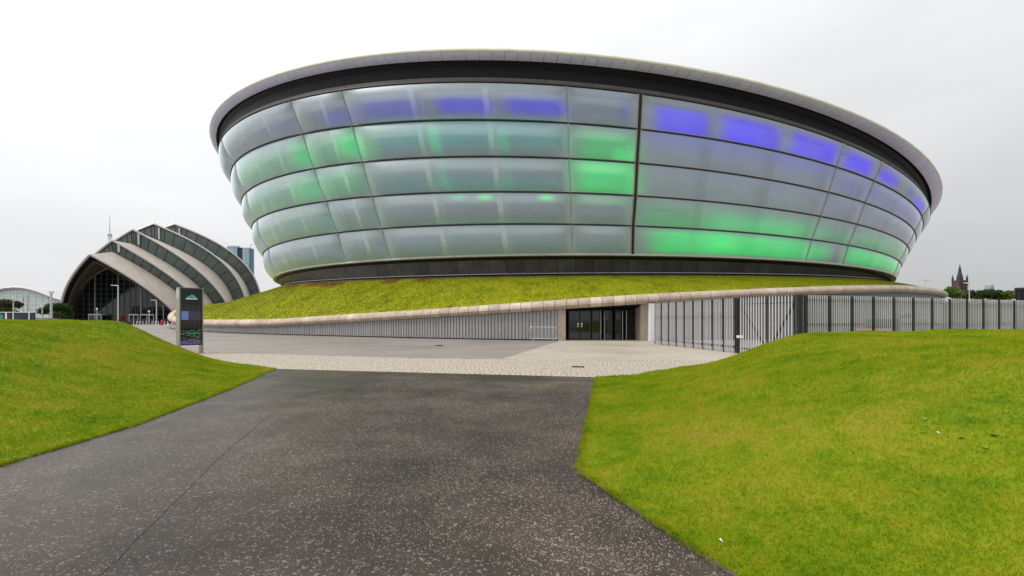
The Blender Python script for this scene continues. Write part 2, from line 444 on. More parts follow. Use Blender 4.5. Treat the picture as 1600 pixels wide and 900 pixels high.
def lawn(E, Fx, hf, label):
    E = resample(E, 130); F_ = np.stack([np.full(130, Fx), np.linspace(E[0, 1] - 1, 24.5 if Fx > 0 else 23, 130)], 1)
    if E[0, 1] > E[-1, 1]: F_ = np.stack([np.full(130, Fx), np.linspace(24.5 if Fx > 0 else 23, -9, 130)], 1)
    t = np.linspace(0, 1, 90) ** 1.6
    P = (E[:, None, :] + (F_ - E)[:, None, :] * t[None, :, None])
    z = hf(P.reshape(-1, 2)).reshape(130, 90); z[:, 0] = .018; 
    V = np.concatenate([P, z[..., None]], 2).reshape(-1, 3)
    i, j = np.meshgrid(np.arange(129), np.arange(89), indexing='ij'); a = (i * 90 + j).ravel()
    q = np.stack([a, a + 90, a + 91, a + 1], 1)
    if Fx < 0 : q = q[:, ::-1]
    o = bulk('lawn', V, q, M['turf'], None, True); tag(o, label, kind='structure')
    return o, V, q
ER = PR[::-1] + RB[1:]
EL = PL + LB[1:]
lawn_r, VR, QR = lawn(ER, 28, h_right, 'mown green mound sloping up beside the kinked path edge')
lawn_l, VL, QL = lawn(EL, -30, h_left, 'mown green mound in front of the ribbed shell hall')
def blades(name, V, Q, hf, n, mat, seed, edge, side):
    r = np.random.default_rng(seed)
    tri = np.concatenate([Q[:, [0, 1, 2]], Q[:, [0, 2, 3]]])
    A, B, C = V[tri[:, 0]], V[tri[:, 1]], V[tri[:, 2]]
    area = .5 * np.linalg.norm(np.cross(B - A, C - A), axis=1); cen = (A + B + C) / 3
    dist = np.hypot(cen[:, 0], cen[:, 1])
    infr = (cen[:, 1] > .2) & (np.abs(cen[:, 0]) < 1.7 * cen[:, 1] + 4.0)
    w = area * np.clip((5.0 / dist) ** 1.35, .05, 1.5) * infr
    k = r.choice(len(tri), n, p=w / w.sum())
    s, t = r.random(n), r.random(n); fl = s + t > 1; s[fl] = 1 - s[fl]; t[fl] = 1 - t[fl]
    P = A[k] + (B[k] - A[k]) * s[:, None] + (C[k] - A[k]) * t[:, None]
    d = np.hypot(P[:, 0], P[:, 1])
    sc = np.clip(d / 6, 1, 3)
    h = r.uniform(.013, .034, n) * np.clip(sc, 1, 1.5); wd = r.uniform(.0022, .0045, n) * sc
    a = r.uniform(0, 2 * math.pi, n); ln = r.uniform(.2, 1.1, n) * h
    b = r.uniform(0, 2 * math.pi, n)
    dx, dy = np.cos(a) * wd, np.sin(a) * wd
    v0 = P + np.stack([-dx, -dy, np.full(n, -.004)], 1); v1 = P + np.stack([dx, dy, np.full(n, -.004)], 1)
    v2 = P + np.stack([np.cos(b) * ln, np.sin(b) * ln, h], 1)
    VV = np.stack([v0, v1, v2], 1).reshape(-1, 3)
    # longer blades hanging over the path edge, in uneven tufts
    E = resample(edge, 4000); E = E[(E[:, 1] > .3) & (E[:, 1] < 16)]; m = 26000
    q = E[r.integers(0, len(E), m)]; tuft = .5 + .5 * np.sin(q[:, 1] * 7.3 + np.sin(q[:, 1] * 19)); ok = r.random(m) < .25 + .75 * tuft; q = q[ok]; m = len(q)
    q = q + r.normal(0, .022, (m, 2)) + np.array([side * .02, 0]); P2 = np.concatenate([q, np.full((m, 1), .012)], 1)
    h2 = r.uniform(.02, .055, m); a2 = r.uniform(0, 6.28, m); w2_ = r.uniform(.003, .006, m)
    l2 = np.stack([-side * r.uniform(-.01, .045, m), r.normal(0, .02, m), h2], 1); d2_ = np.stack([np.cos(a2) * w2_, np.sin(a2) * w2_, np.zeros(m)], 1)
    VV = np.concatenate([VV, np.stack([P2 - d2_, P2 + d2_, P2 + l2], 1).reshape(-1, 3)])
    return bulk(name, VV, np.arange(len(VV)).reshape(-1, 3), mat)
tag(blades('grass', VR, QR, h_right, 560000, M['grass'], 3, PR, 1), 'short mown grass on the mound beside the gate', kind='stuff')
tag(blades('grass', VL, QL, h_left, 330000, M['grass'], 4, PL, -1), 'short mown grass on the mound beside the totem', kind='stuff')

# litter and weeds lying on the right mound
def on_right(u, y):
    Yt = np.linspace(2, 14, 2400); X = (u - 800) / FPX * Yt; zr = EYE + (HZ - y) / FPX * Yt
    zz = h_right(np.stack([X, Yt], 1)); i = np.argmax(zz >= zr); return Vector((X[i], Yt[i], zz[i]))
def scrap(u, y, s, mat, nm, lab, cat, grp):
    p = on_right(u, y); v = [(-s, -s*.4, .012), (s*.2, -s*.6, .03), (s, s*.1, .02), (s*.3, s*.6, .036), (-s*.7, s*.5, .022), (0, 0, .045)]
    v2 = [(x, yy, z - .006) for x, yy, z in v]
    o = pyd(nm, v + v2, [(0, 1, 5), (1, 2, 5), (2, 3, 5), (3, 4, 5), (4, 0, 5), (7, 6, 11), (8, 7, 11), (9, 8, 11), (10, 9, 11), (6, 10, 11)] + [(k, 6 + k, 6 + (k + 1) % 5, (k + 1) % 5) for k in range(5)], mat)
    o.location = p; o.scale = (.55,) * 3; o.rotation_euler = (.25, .05, u * .37); tag(o, lab, cat, grp)
t_ = MB()
scrap(1126, 847, .035, M['white'], 'paper_scrap', 'white paper scrap on the grass close to the path edge', 'litter', None)
scrap(1465, 678, .03, M['white'], 'paper_scrap', 'small white scrap among weed leaves high on the lawn', 'litter', None)
M['weed'] = m_leaf('weed_leaf', (.17, .30, .05), (.24, .37, .09))
for u, y, s, lab in [(1445, 656, .065, 'topmost pale leaf on the mound, just above the small white scrap'), (1443, 676, .045, 'small pale leaf directly left of the small white scrap'), (1502, 686, .05, 'pale leaf directly right of the small white scrap'), (1552, 682, .06, 'pale leaf on the grass, rightmost of the scattered few'), (1540, 701, .06, 'lowest pale leaf of the scattered few on the mound')]:
    scrap(u, y, s, M['weed'], 'fallen_leaf', lab, 'leaf', 'pale leaves fallen on the mound')

# ================================================================== ARENA
# level: centre x, centre y, radius, then height above the eye as a short Fourier series of the bearing
LV = [[8.2553, 97.6517, 59.0741, 20.4112, -6.3962, -0.5307, -0.2066, 0.1326], [8.1274, 97.6624, 58.1797, 17.7535, -7.5019, -3.1042, 0.2136, -0.4892], [8.2005, 97.6563, 57.9713, 18.8852, -6.6847, 0.8893, -0.9164, -0.0585], [8.7301, 97.6104, 56.843, 16.6631, -5.4669, 0.6542, -0.3003, -0.0823], [9.1213, 97.5746, 55.8379, 14.3925, -3.8883, 1.1509, -0.4402, 0.1153], [9.5216, 97.5363, 54.8063, 12.2175, -2.7805, 1.6166, -0.4291, 0.051], [9.9174, 97.4969, 53.6932, 7.7654, -1.3787, -0.8895, 0.143, 0.204], [10.4409, 97.4422, 52.6515, 4.7208, -0.5223, -1.6067, 0.3791, -0.0067], [10.5381, 97.4318, 51.7522, 5.7551, 0.0934, 1.7345, -0.0232, -0.029]]
X0, Y0 = LV[8][0], LV[8][1]
def _lz(k, ph):
    z0, c1, s1, c2, s2 = LV[k][3:]
    return EYE + z0 + c1*math.cos(ph) + s1*math.sin(ph) + c2*math.cos(2*ph) + s2*math.sin(2*ph)
def lz(k, deg):
    psi = (deg + 94 + 180) % 360 - 180
    a = abs(psi)
    if a <= 58: return _lz(k, R_(deg))
    z_s = _lz(k, R_(-94 + math.copysign(58 + 10 * math.tanh((a - 58) / 10), psi)))
    zm = .5 * (_lz(k, R_(-94 - 68)) + _lz(k, R_(-94 + 68)))
    w = max(0, min(1, (a - 70) / 110)); w = w * w * (3 - 2 * w)
    return z_s * (1 - w) + zm * w
def cyl(r, deg, z): return Vector((X0 + r * math.cos(R_(deg)), Y0 + r * math.sin(R_(deg)), z))
def ring(k, deg, dr=0.0, dz=0.0):
    r = LV[k][2] + dr; return Vector((LV[k][0] + r * math.cos(R_(deg)), LV[k][1] + r * math.sin(R_(deg)), lz(k, deg) + dz))
def skin(tt, deg, dr=0.0):
    """point of the bowl skin at height fraction tt (0 = level C .. 5 = level H)"""
    k = min(4, max(0, int(tt))); f = tt - k
    return ring(2 + k, deg, dr).lerp(ring(3 + k, deg, dr), f)
def out_(deg): return Vector((math.cos(R_(deg)), math.sin(R_(deg)), 0))
_phc = {}
def phi_of(u, k):
    """bearing on level k of the near point seen at column u"""
    key = (u, k)
    if key in _phc: return _phc[key]
    d = (u - 800) / FPX; cx, cy, r = LV[k][:3]
    t = np.linspace(25, 110, 4000); X = d * t
    ph = np.arctan2(t - cy, X - cx); g_ = np.hypot(X - cx, t - cy) - r
    i = np.where((g_[:-1] > 0) & (g_[1:] <= 0))[0]
    i = i[0] if len(i) else int(np.argmin(g_))
    _phc[key] = math.degrees(ph[i]); return _phc[key]
arena = empty('arena', 'huge bowl arena wrapped in glowing translucent cushions above a planted plinth', 'arena', (X0, Y0, 0))
def A(o):
    o.parent = arena; o.matrix_parent_inverse = arena.matrix_world.inverted(); return o
arena_inv = None
bpy.context.view_layer.update()
def strip(name, degs, prof, mat, smooth=True, closed=False):
    """sheet swept round the bowl; prof(deg) -> list of points"""
    P = [[tuple(p) for p in prof(d)] for d in degs]
    return A(MB().grid(P).build(name, mat, None, smooth))
ALL = np.linspace(-274, 86, 241)
# roof
strip('roof', ALL, lambda d: [ring(0, d, -.5 - LV[0][2] * (1 - f)) * 1.0 + Vector((0, 0, (23 - lz(0, d)) * g_ + .1)) for f, g_ in ((1, 0), (.9, .15), (.7, .5), (.4, .8), (.02, 1))], M['roof'])
strip('roof_edge', ALL, lambda d: [ring(0, d, -.55, .12), ring(0, d, -.2, .07), ring(0, d, -.05, 0), ring(0, d, 0, -.1), ring(0, d, -.01, -.2), ring(0, d, -.05, -.27), ring(0, d, -.3, -.29)], M['cap'])
# silver lip panels with open joints
def lip_prof(d):
    a = ring(0, d, -.06, -.27); b = ring(1, d, 0, 0); out = []
    for s_ in (0, .25, .5, .75, 1):
        p = a.lerp(b, s_); q = out_(d)
        out.append(p + q * (.06 * 4 * s_ * (1 - s_)) - Vector((0, 0, .03 * 4 * s_ * (1 - s_))))
    return out
def panel(name, d0, d1, prof, mat, thick=.06, gap=.03, n=2, smooth=False):
    """one swept piece with real thickness and an open joint to its neighbour"""
    g_ = math.degrees(gap / 60.0) / 2
    ds = np.linspace(d0 + g_, d1 - g_, n)
    P = [prof(d) for d in ds]; m = len(P[0]); mb = MB()
    back = []
    for d, r in zip(ds, P):
        c = Vector((-math.cos(R_(d)), -math.sin(R_(d)), .35)) * thick
        back.append([p + c for p in r])
    mb.grid(P); o = len(mb.v); mb.grid([r[::-1] for r in back])
    loop = [(i, 0) for i in range(n)] + [(n-1, j) for j in range(1, m)] + [(i, m-1) for i in range(n-2, -1, -1)] + [(0, j) for j in range(m-2, 0, -1)]
    f = lambda i, j: i * m + j
    b = lambda i, j: o + i * m + (m - 1 - j)
    for (i, j), (k, l_) in zip(loop, loop[1:] + loop[:1]): mb.f.append((f(i, j), b(i, j), b(k, l_), f(k, l_)))
    return A(mb.build(name, mat, None, smooth))
step = 1.06
d = -158.0
while d < -26:
    panel('rim_panel', d, d + step, lip_prof, M['silver'], .07, .035); d += step
strip('rim_backing', np.linspace(-26, 202, 120), lambda d: lip_prof(d), M['silver'])
strip('rim_shadow_gap', np.linspace(-158.2, -25.8, 130), lambda d: [p + Vector((-math.cos(R_(d)), -math.sin(R_(d)), .4)) * .09 for p in lip_prof(d)], M['rail'])
# recessed dark band under the lip, with brown fascia panels
strip('recess_band', ALL, lambda d: [ring(1, d, -.02, 0), ring(1, d, -.35, .12), ring(1, d, -.6, -.15), ring(2, d, -.45, .42), ring(2, d, -.4, .02)], M['black'], False)
d = -158.0
while d < -28:
    panel('fascia_panel', d, d + 1.9, lambda q: [ring(2, q, -.14, .44), ring(2, q, -.14, .1)], M['fascia'], .1, .03, 3); d += 1.9
strip('head_rail', ALL, lambda d: [ring(2, d, -.35, .12), ring(2, d, .03, .1), ring(2, d, .05, .0), ring(2, d, -.35, -.02)], M['rail'], False)
# seams: bearing of each vertical joint at levels C..H
SEAMS = {'y': [-164] * 6, 'z': [-142.5, -142.5, -143, -143.5, -144, -144.5], 'a': [-121.9, -122.3, -122.5, -122.5, -122.7, -123.2], 'b': [-114.78, -115.1, -115.3, -115.5, -115.75, -116.08],
         'c': [-93.65, -93.97, -94.26, -94.46, -94.76, -95.17], 'd': [-87.58, -87.93, -88.22, -88.48, -88.8, -89.14], 'e': [-67.3, -67.52, -67.72, -68.05, -68.4, -68.73], 'f': [-61.14, -61.35, -61.65, -61.9, -62.05, -62.2],
         'g': [-44.2] * 6}
seam_list = [SEAMS[k] for k in 'yzabcdefg']
for b_ in (-26, -4, 22, 50, 80, 112, 145, 172): seam_list.append([b_] * 6)
seam_list.append([x + 360 for x in SEAMS['y']])
def seam_phi(j, tt):
    """bearing of seam j at height fraction tt (0 = top level C, 5 = level H)"""
    return float(np.interp(tt, range(6), seam_list[j]))
P_ = (.025, .0, .54); G_ = (.0, .52, .10); T_ = (.01, .28, .24)
GLOW = [  # row, u0, u1, t0, t1, colour, strength, softness
 (0, 400, 452, .45, .95, P_, .08, .25), (0, 492, 546, .5, 1., P_, .26, .25), (0, 560, 650, .35, .9, P_, .34, .2), (0, 676, 762, .40, .85, P_, .62, .16), (0, 784, 880, .38, .85, P_, .62, .16), (0, 962, 985, .3, .7, P_, .22, .3),
 (0, 560, 880, .9, 1.05, G_, .10, .1), (0, 890, 990, .1, .9, P_, .05, .3),
 (0, 1024, 1106, .26, 1.1, P_, .88, .13), (0, 1130, 1221, .18, 1.06, P_, .95, .13), (0, 1241, 1312, .16, 1.0, P_, .95, .14), (0, 1324, 1368, .2, .95, P_, .95, .18), (0, 1382, 1408, .25, .9, P_, .95, .25), (0, 1424, 1434, .3, .8, P_, .4, .4), (0, 1437, 1450, .5, 1., P_, 1.0, .3),
 (1, 368, 468, .25, 1., G_, .17, .3), (1, 452, 486, .25, 1., G_, .38, .3), (1, 492, 530, .2, .9, G_, .22, .3), (1, 528, 560, .15, .85, G_, .62, .25), (1, 562, 585, .2, .95, G_, .22, .3), (1, 590, 880, .05, .75, T_, .30, .2), (1, 668, 682, .12, 1., G_, .34, .4), (1, 778, 788, .3, 1., G_, .2, .4),
 (1, 896, 994, .2, 1.1, G_, .42, .2), (1, 955, 990, .62, 1.05, G_, .38, .2), (1, 1010, 1310, -.2, .5, P_, .16, .25), (1, 1315, 1440, .1, .9, P_, .14, .3),
 (2, 380, 490, .3, 1., G_, .15, .3), (2, 450, 512, .2, 1.0, G_, .20, .3), (2, 512, 566, .15, .8, G_, .24, .3), (2, 590, 880, .5, 1.0, T_, .18, .2), (2, 684, 694, .1, 1., G_, .16, .4), (2, 786, 794, .1, 1., G_, .14, .4),
 (2, 894, 996, -.02, 1.0, G_, .62, .18), (2, 1010, 1290, -.1, .3, P_, .05, .3), (2, 1290, 1430, .1, .8, P_, .05, .3),
 (3, 706, 726, .06, .2, (.03, .8, .2), .25, .08), (3, 747, 767, .06, .2, (.03, 1, .2), .45, .08), (3, 843, 863, .06, .2, (.03, 1, .2), .45, .08), (3, 400, 520, .3, 1., G_, .09, .3), (3, 530, 620, .5, 1., G_, .06, .3), (3, 640, 980, .8, 1., G_, .05, .2), (3, 895, 990, -.1, .3, G_, .14, .2),
 (3, 1000, 1285, .3, 1.15, G_, .26, .3), (3, 1120, 1260, .5, 1.2, G_, .22, .3), (3, 1284, 1336, .4, 1.1, G_, .20, .3), (3, 1344, 1418, .25, 1.1, G_, .22, .3),
 (4, 412, 980, .5, 1., G_, .035, .3), (4, 1014, 1264, .08, .92, G_, .66, .12), (4, 1045, 1100, .25, .75, G_, .12, .3), (4, 1108, 1150, .25, .75, (.01, .8, .06), .18, .3), (4, 1264, 1298, .2, .9, G_, .55, .25), (4, 1326, 1406, .08, .9, G_, .58, .15)]
glow_phi = [(r, phi_of(u0, 2 + r), phi_of(u1, 2 + r), t0, t1, np.array(c), s_, so) for r, u0, u1, t0, t1, c, s_, so in GLOW]
def soft(x, a, b, w):
    def sg(v): return sstep(np.clip(v / w + .5, 0, 1))
    return sg(x - a) * sg(b - x)
def cushion(row, j):
    w0 = abs(seam_phi(j + 1, row) - seam_phi(j, row))
    ns = int(max(14, min(90, w0 * 2.8))); nt = 20
    front = -165 < seam_phi(j, row) < -30
    if not front: ns = 10; nt = 6
    S = np.linspace(0, 1, ns); T = np.linspace(0, 1, nt)
    mid = .5 * (seam_phi(j, row) + seam_phi(j + 1, row))
    Bg = .54 if mid < -96 else (.40 if mid < -88 else .16)
    base = np.zeros((ns, nt, 3)); PH = np.zeros((ns, nt))
    gp = .05 / 58 * 57.3
    for b, t in enumerate(T):
        tt = row + .03 + t * .945
        p0 = seam_phi(j, tt) + gp; p1 = seam_phi(j + 1, tt) - gp
        for a, s_ in enumerate(S):
            ph = p0 + (p1 - p0) * s_; base[a, b] = skin(tt, ph); PH[a, b] = ph
    du = np.gradient(base, axis=0); dv = np.gradient(base, axis=1); nrm = np.cross(dv, du); nrm /= np.linalg.norm(nrm, axis=2)[..., None]
    rad = base - np.array([9.3, 97.5, 0]); rad[..., 2] = 0
    if (nrm * rad).sum() < 0: nrm = -nrm
    Lw = np.linalg.norm(base[-1] - base[0], axis=1).mean(); Lh = np.linalg.norm(base[:, -1] - base[:, 0], axis=1).mean()
    ex = max(2, Lw / 1.6)
    gs = 1 - np.abs(2 * S - 1) ** ex; gt = (1 - np.abs(2 * T - 1) ** 2.0)
    V = base + nrm * (Bg * gs[:, None] * gt[None, :])[..., None]
    mb = MB(); mb.grid(V.tolist())
    q0 = mb.f[0]; a_, b_, c_ = (np.array(mb.v[i]) for i in q0[:3])
    if np.dot(np.cross(b_ - a_, c_ - a_), nrm[0, 0]) < 0: mb.f = [f[::-1] for f in mb.f]
    me = mb.mesh('cushion'); me.shade_smooth()
    ca = me.color_attributes.new('glow', 'FLOAT_COLOR', 'POINT')
    C = np.zeros((ns, nt, 4)); C[..., 3] = 1; lit = np.zeros((ns, nt))
    TT = np.broadcast_to(T[None, :], PH.shape)
    for r, f0, f1, t0, t1, c, st, so in glow_phi:
        if r != row: continue
        wph = max(.8, min(3.2, abs(f1 - f0) * so * 2.6)); wph = wph if t1 - t0 > .2 else 1.1; m = soft(PH, f0, f1, wph) * soft(TT, t0, t1, max(.1, so * 2.4) if t1 - t0 > .2 else .14) * (.94 + .12 * np.sin(PH * .9 + row) * np.sin(PH * .53 + 2 * TT))
        C[..., :3] += (m * st)[..., None] * c; lit = np.maximum(lit, m * min(1, st * 2.2))
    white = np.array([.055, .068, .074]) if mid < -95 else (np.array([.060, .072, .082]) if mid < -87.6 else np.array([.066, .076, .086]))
    C[..., :3] += (1 - lit)[..., None] * white * (1 if front else 0)    # added pale emission, brightens the film outside the coloured lamp zones
    ca.data.foreach_set('color', C.astype(np.float32).ravel())
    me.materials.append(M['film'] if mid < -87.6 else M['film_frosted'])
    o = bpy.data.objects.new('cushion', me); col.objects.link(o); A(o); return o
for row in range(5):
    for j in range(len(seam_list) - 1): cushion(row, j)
for k in range(3, 7):                                    # dark rails between the rows, each with a pale lower flange
    strip('frame_rail', ALL, lambda d, k=k: [ring(k, d, -.25, .065), ring(k, d, .09, .06), ring(k, d, .10, -.035), ring(k, d, -.25, -.05)], M['rail'], False)
    strip('frame_flange', ALL, lambda d, k=k: [ring(k, d, -.2, .12), ring(k, d, .06, .11), ring(k, d, .07, .07), ring(k, d, -.2, .068)], M['mullion'], False)
strip('frame_rail', ALL, lambda d: [ring(7, d, -.3, .16), ring(7, d, .10, .14), ring(7, d, .12, -.06), ring(7, d, -.5, -.10)], M['mullion'], False)
for j, sm in enumerate(seam_list[:-1]):
    wide = (sm[0] == -87.58); w = .20 if wide else .075
    mb = MB(); P = []
    for tt in np.linspace(0.02, 4.97, 26):
        ph = seam_phi(j, tt); dp = math.degrees(w / 2 / 56); o2 = .13 if wide else .09
        P.append([skin(tt, ph - dp, -.2), skin(tt, ph - dp, o2), skin(tt, ph + dp, o2), skin(tt, ph + dp, -.2)])
    A(mb.grid(P).build('seam_post', M['rail'] if wide else M['mullion']))
    if wide:                                             # pale edges either side of the dark joint
        for sgn in (-1, 1):
            Q = []
            for tt in np.linspace(0.02, 4.97, 26):
                ph = seam_phi(j, tt) + sgn * .19; Q.append([skin(tt, ph - .05, -.1), skin(tt, ph - .05, .08), skin(tt, ph + .05, .08), skin(tt, ph + .05, -.1)])
            A(MB().grid(Q).build('seam_edge', M['mullion']))
# inner wall, columns and ring beams seen through the film
IW = [float(x) for x in np.linspace(-274, -87.9, 130)]; IE = [float(x) for x in np.linspace(-87.9, 86, 120)]
iw_prof = lambda d: [ring(2, d, -1.9, .1), ring(4, d, -1.9, 0), ring(6, d, -1.9, 0), ring(7, d, -1.9, -.2)]
strip('inner_wall', IW, iw_prof, M['inner_pale']); strip('inner_wall', IE, iw_prof, M['inner_grey'])
strip('walkway', ALL, lambda d: [ring(7, d, -.25, -.02), ring(7, d, -1.95, -.02)], M['dark_metal'])
cols_ = []
for j in range(len(seam_list) - 1):
    w0 = seam_list[j+1][0] - seam_list[j][0]; n = max(1, round(w0 / (4.2 if seam_list[j][0] < -96 and w0 < 21 and abs(w0) < 15 else 7.0)))
    for q in range(n): cols_.append((j, q / n))
for j, fr in cols_:
    P = []
    for tt in np.linspace(.03, 4.97, 12):
        ph = seam_phi(j, tt) * (1 - fr) + seam_phi(j + 1, tt) * fr; dp = math.degrees(.26 / 55)
        P.append([skin(tt, ph - dp, -1.2), skin(tt, ph - dp, -.75), skin(tt, ph + dp, -.75), skin(tt, ph + dp, -1.2)])
    A(MB().grid(P).build('column', M['column'] if seam_phi(j, 2) * (1 - fr) + seam_phi(j + 1, 2) * fr < -88 else M['column_dark']))
for a_ in range(len(cols_) - 1):                          # dark blue inner glazing between the columns on the western side
    (j, fr), (j2, fr2) = cols_[a_], cols_[a_ + 1]
    for row in range(5):
        P = []
        for tt in np.linspace(row + .20, row + .93, 4):
            pa_ = seam_phi(j, tt) * (1 - fr) + seam_phi(j + 1, tt) * fr; pb_ = seam_phi(j2, tt) * (1 - fr2) + seam_phi(j2 + 1, tt) * fr2
            P.append([skin(tt, pa_ + (pb_ - pa_) * x, -1.72) for x in (.09, .3, .5, .7, .91)])
        if -150 < pa_ < -88.5: A(MB().grid(P).build('inner_window', M['inner']))
# dark skirt below the cushions
strip('skirt_head', ALL, lambda d: [ring(7, d, -.3, -.09), ring(7, d, -.45, -.3), ring(7, d, -.8, -.35)], M['black'], False)
strip('skirt_backing', ALL, lambda d: [ring(7, d, -.75, -.3), ring(8, d, -.28, -.3)], M['black'], False)
d = -160.0
while d < -24:
    panel('skirt_panel', d, d + 1.86, lambda q: [ring(7, q, -.62, -.34), ring(8, q, -.15, .3)], M['skirt'], .05, .045, 3); d += 1.86
strip('skirt_rail', ALL, lambda d: [ring(8, d, -.1, .36), ring(8, d, -.05, .36), ring(8, d, -.05, .31), ring(8, d, -.1, .31)], M['slat'], False)
strip('skirt_kerb', ALL, lambda d: [ring(8, d, -.2, .16), ring(8, d, .12, .14), ring(8, d, .16, -.5)], M['dark_metal'], False)

# ---- plinth: curved wall, coping stones, planted slope
WALL = [(-60, 130, 2.6, 3.4), (-69.5, 114, 2.6, 3.5), (-70.8, 105, 1.9, 2.75), (-68.6, 97.5, .9, 1.75), (-65, 91.5, .05, .92), (-59.5, 84, -.45, .42), (-52.3, 75, -.66, .22), (-40.2, 62.6, -.98, -.14), (-25.9, 51.4, -.86, -.10), (-21.0, 48.0, -.60, .13),
        (-14.4, 44.5, -.32, .46), (-8.3, 41.0, 0, .70), (-3.1, 38.6, .28, 1.0), (3.6, 36.3, .68, 1.40), (9.5, 36.0, 1.07, 1.82), (15.4, 37.8, 1.46, 2.15), (20.7, 38.9, 1.82, 2.45), (28.7, 41.5, 2.19, 2.85), (37.4, 45.8, 2.53, 3.2), (46, 51.8, 2.52, 3.17), (52, 57.9, 2.45, 3.1), (58, 67, 2.4, 3.05), (64, 85, 2.3, 3.0), (68, 105, 2.3, 3.0), (60, 132, 2.3, 3.0), (30, 157, 2.4, 3.1), (-22, 160, 2.5, 3.2)]
wa = np.array(WALL); wph = np.degrees(np.arctan2(wa[:, 1] - Y0, wa[:, 0] - X0)); wR = np.hypot(wa[:, 0] - X0, wa[:, 1] - Y0)
o_ = np.argsort(wph); wph = wph[o_]; wtab = np.stack([wR[o_], wa[o_, 2] + EYE, wa[o_, 3] + EYE], 1)
DD = np.arange(-180, 180, .5)
def smooth_tab(v):
    xp = np.r_[wph - 360, wph, wph + 360]; fp = np.r_[v, v, v]
    y = np.interp(DD, xp, fp); k = np.exp(-.5 * (np.arange(-16, 17) / 5.0) ** 2); k /= k.sum()
    return np.convolve(np.r_[y[-16:], y, y[:16]], k, 'valid')
TAB = [smooth_tab(wtab[:, i]) for i in range(3)]
def wall(deg):
    dd = (deg + 180) % 360 - 180
    return [float(np.interp(dd, np.r_[DD, 180], np.r_[t, t[0]])) for t in TAB]
def wp(deg, dr, z): return cyl(wall(deg)[0] + dr, deg, z)
def w_phi(u):
    d_ = (u - 800) / FPX; t = np.linspace(25, 100, 4000); X = d_ * t
    ph = np.degrees(np.arctan2(t - Y0, X - X0)); Rw = np.interp(ph, DD, TAB[0])
    g_ = np.hypot(X - X0, t - Y0) - Rw; i = np.where((g_[:-1] > 0) & (g_[1:] <= 0))[0]
    return float(ph[i[0] if len(i) else int(np.argmin(g_))])
def cope_prof(d):
    R0, zb, zt = wall(d); h = zt - zb
    return [cyl(R0 + a, d, z) for a, z in ((-.45, zb + .06), (.18, zb + .02), (.34, zb + .13), (.46, zb + .30 * h + .06), (.44, zb + .62 * h), (.33, zb + .84 * h), (.14, zb + .96 * h), (-.12, zt), (-.55, zt - .02))]
d = -188.0; i_ = 0
while d < -24:
    st = math.degrees(.87 / wall(d + .4)[0]) if d > -125 else math.degrees(1.15 / wall(d + .4)[0])
    panel('coping_stone', d, d + st, cope_prof, M['cope'], .10, .035, 2, False); d += st
    i_ += 1
strip('coping_core', ALL, lambda d: [cyl(wall(d)[0] + a, d, z) for a, z in ((-.6, wall(d)[1] + .09), (.25, wall(d)[1] + .12), (.3, wall(d)[1] + .4), (.05, wall(d)[2] - .12), (-.6, wall(d)[2] - .09))], M['joint'], False)
E0, E1 = w_phi(884), w_phi(1003)                          # entrance opening
S1 = w_phi(1022)
def wall_strip(name, a, b, mat, dr=-.15):
    return strip(name, np.linspace(a, b, max(4, int(abs(b - a) / .8))), lambda d: [wp(d, dr, -.05), wp(d, dr, wall(d)[1] + .1)], mat)
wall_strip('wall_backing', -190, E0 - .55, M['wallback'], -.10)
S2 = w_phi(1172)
wall_strip('wall_backing', S1, S2, simple('dark_grey_backing', (.11, .11, .12), .7), -.06)  # darker grey than the backing behind the slats
wall_strip('plinth_wall', S2, 172, M['render'], -.05)
strip('wall_base', np.linspace(-190, E0 - .55, 100), lambda d: [wp(d, .05, .09), wp(d, .06, 0)], M['black'])
slat_me = MB().box(-.016, .016, -.03, .03, 0, 1).mesh('slat'); slat_me.materials.append(M['slat'])
d = E0 - .62; n_ = 0; cnt = 0
while cnt < 298 and d > -187:
    R0, zb, zt = wall(d)
    o = bpy.data.objects.new('slat', slat_me); col.objects.link(o)
    o.location = cyl(R0 - .0, d, .1); o.rotation_euler = (0, 0, R_(d + 90)); o.scale = (1, 1, zb - .02)
    A(o); cnt += 1
    d -= math.degrees((.085 if cnt % 2 else .195) / R0) * (1 if cnt < 170 else 1.4)
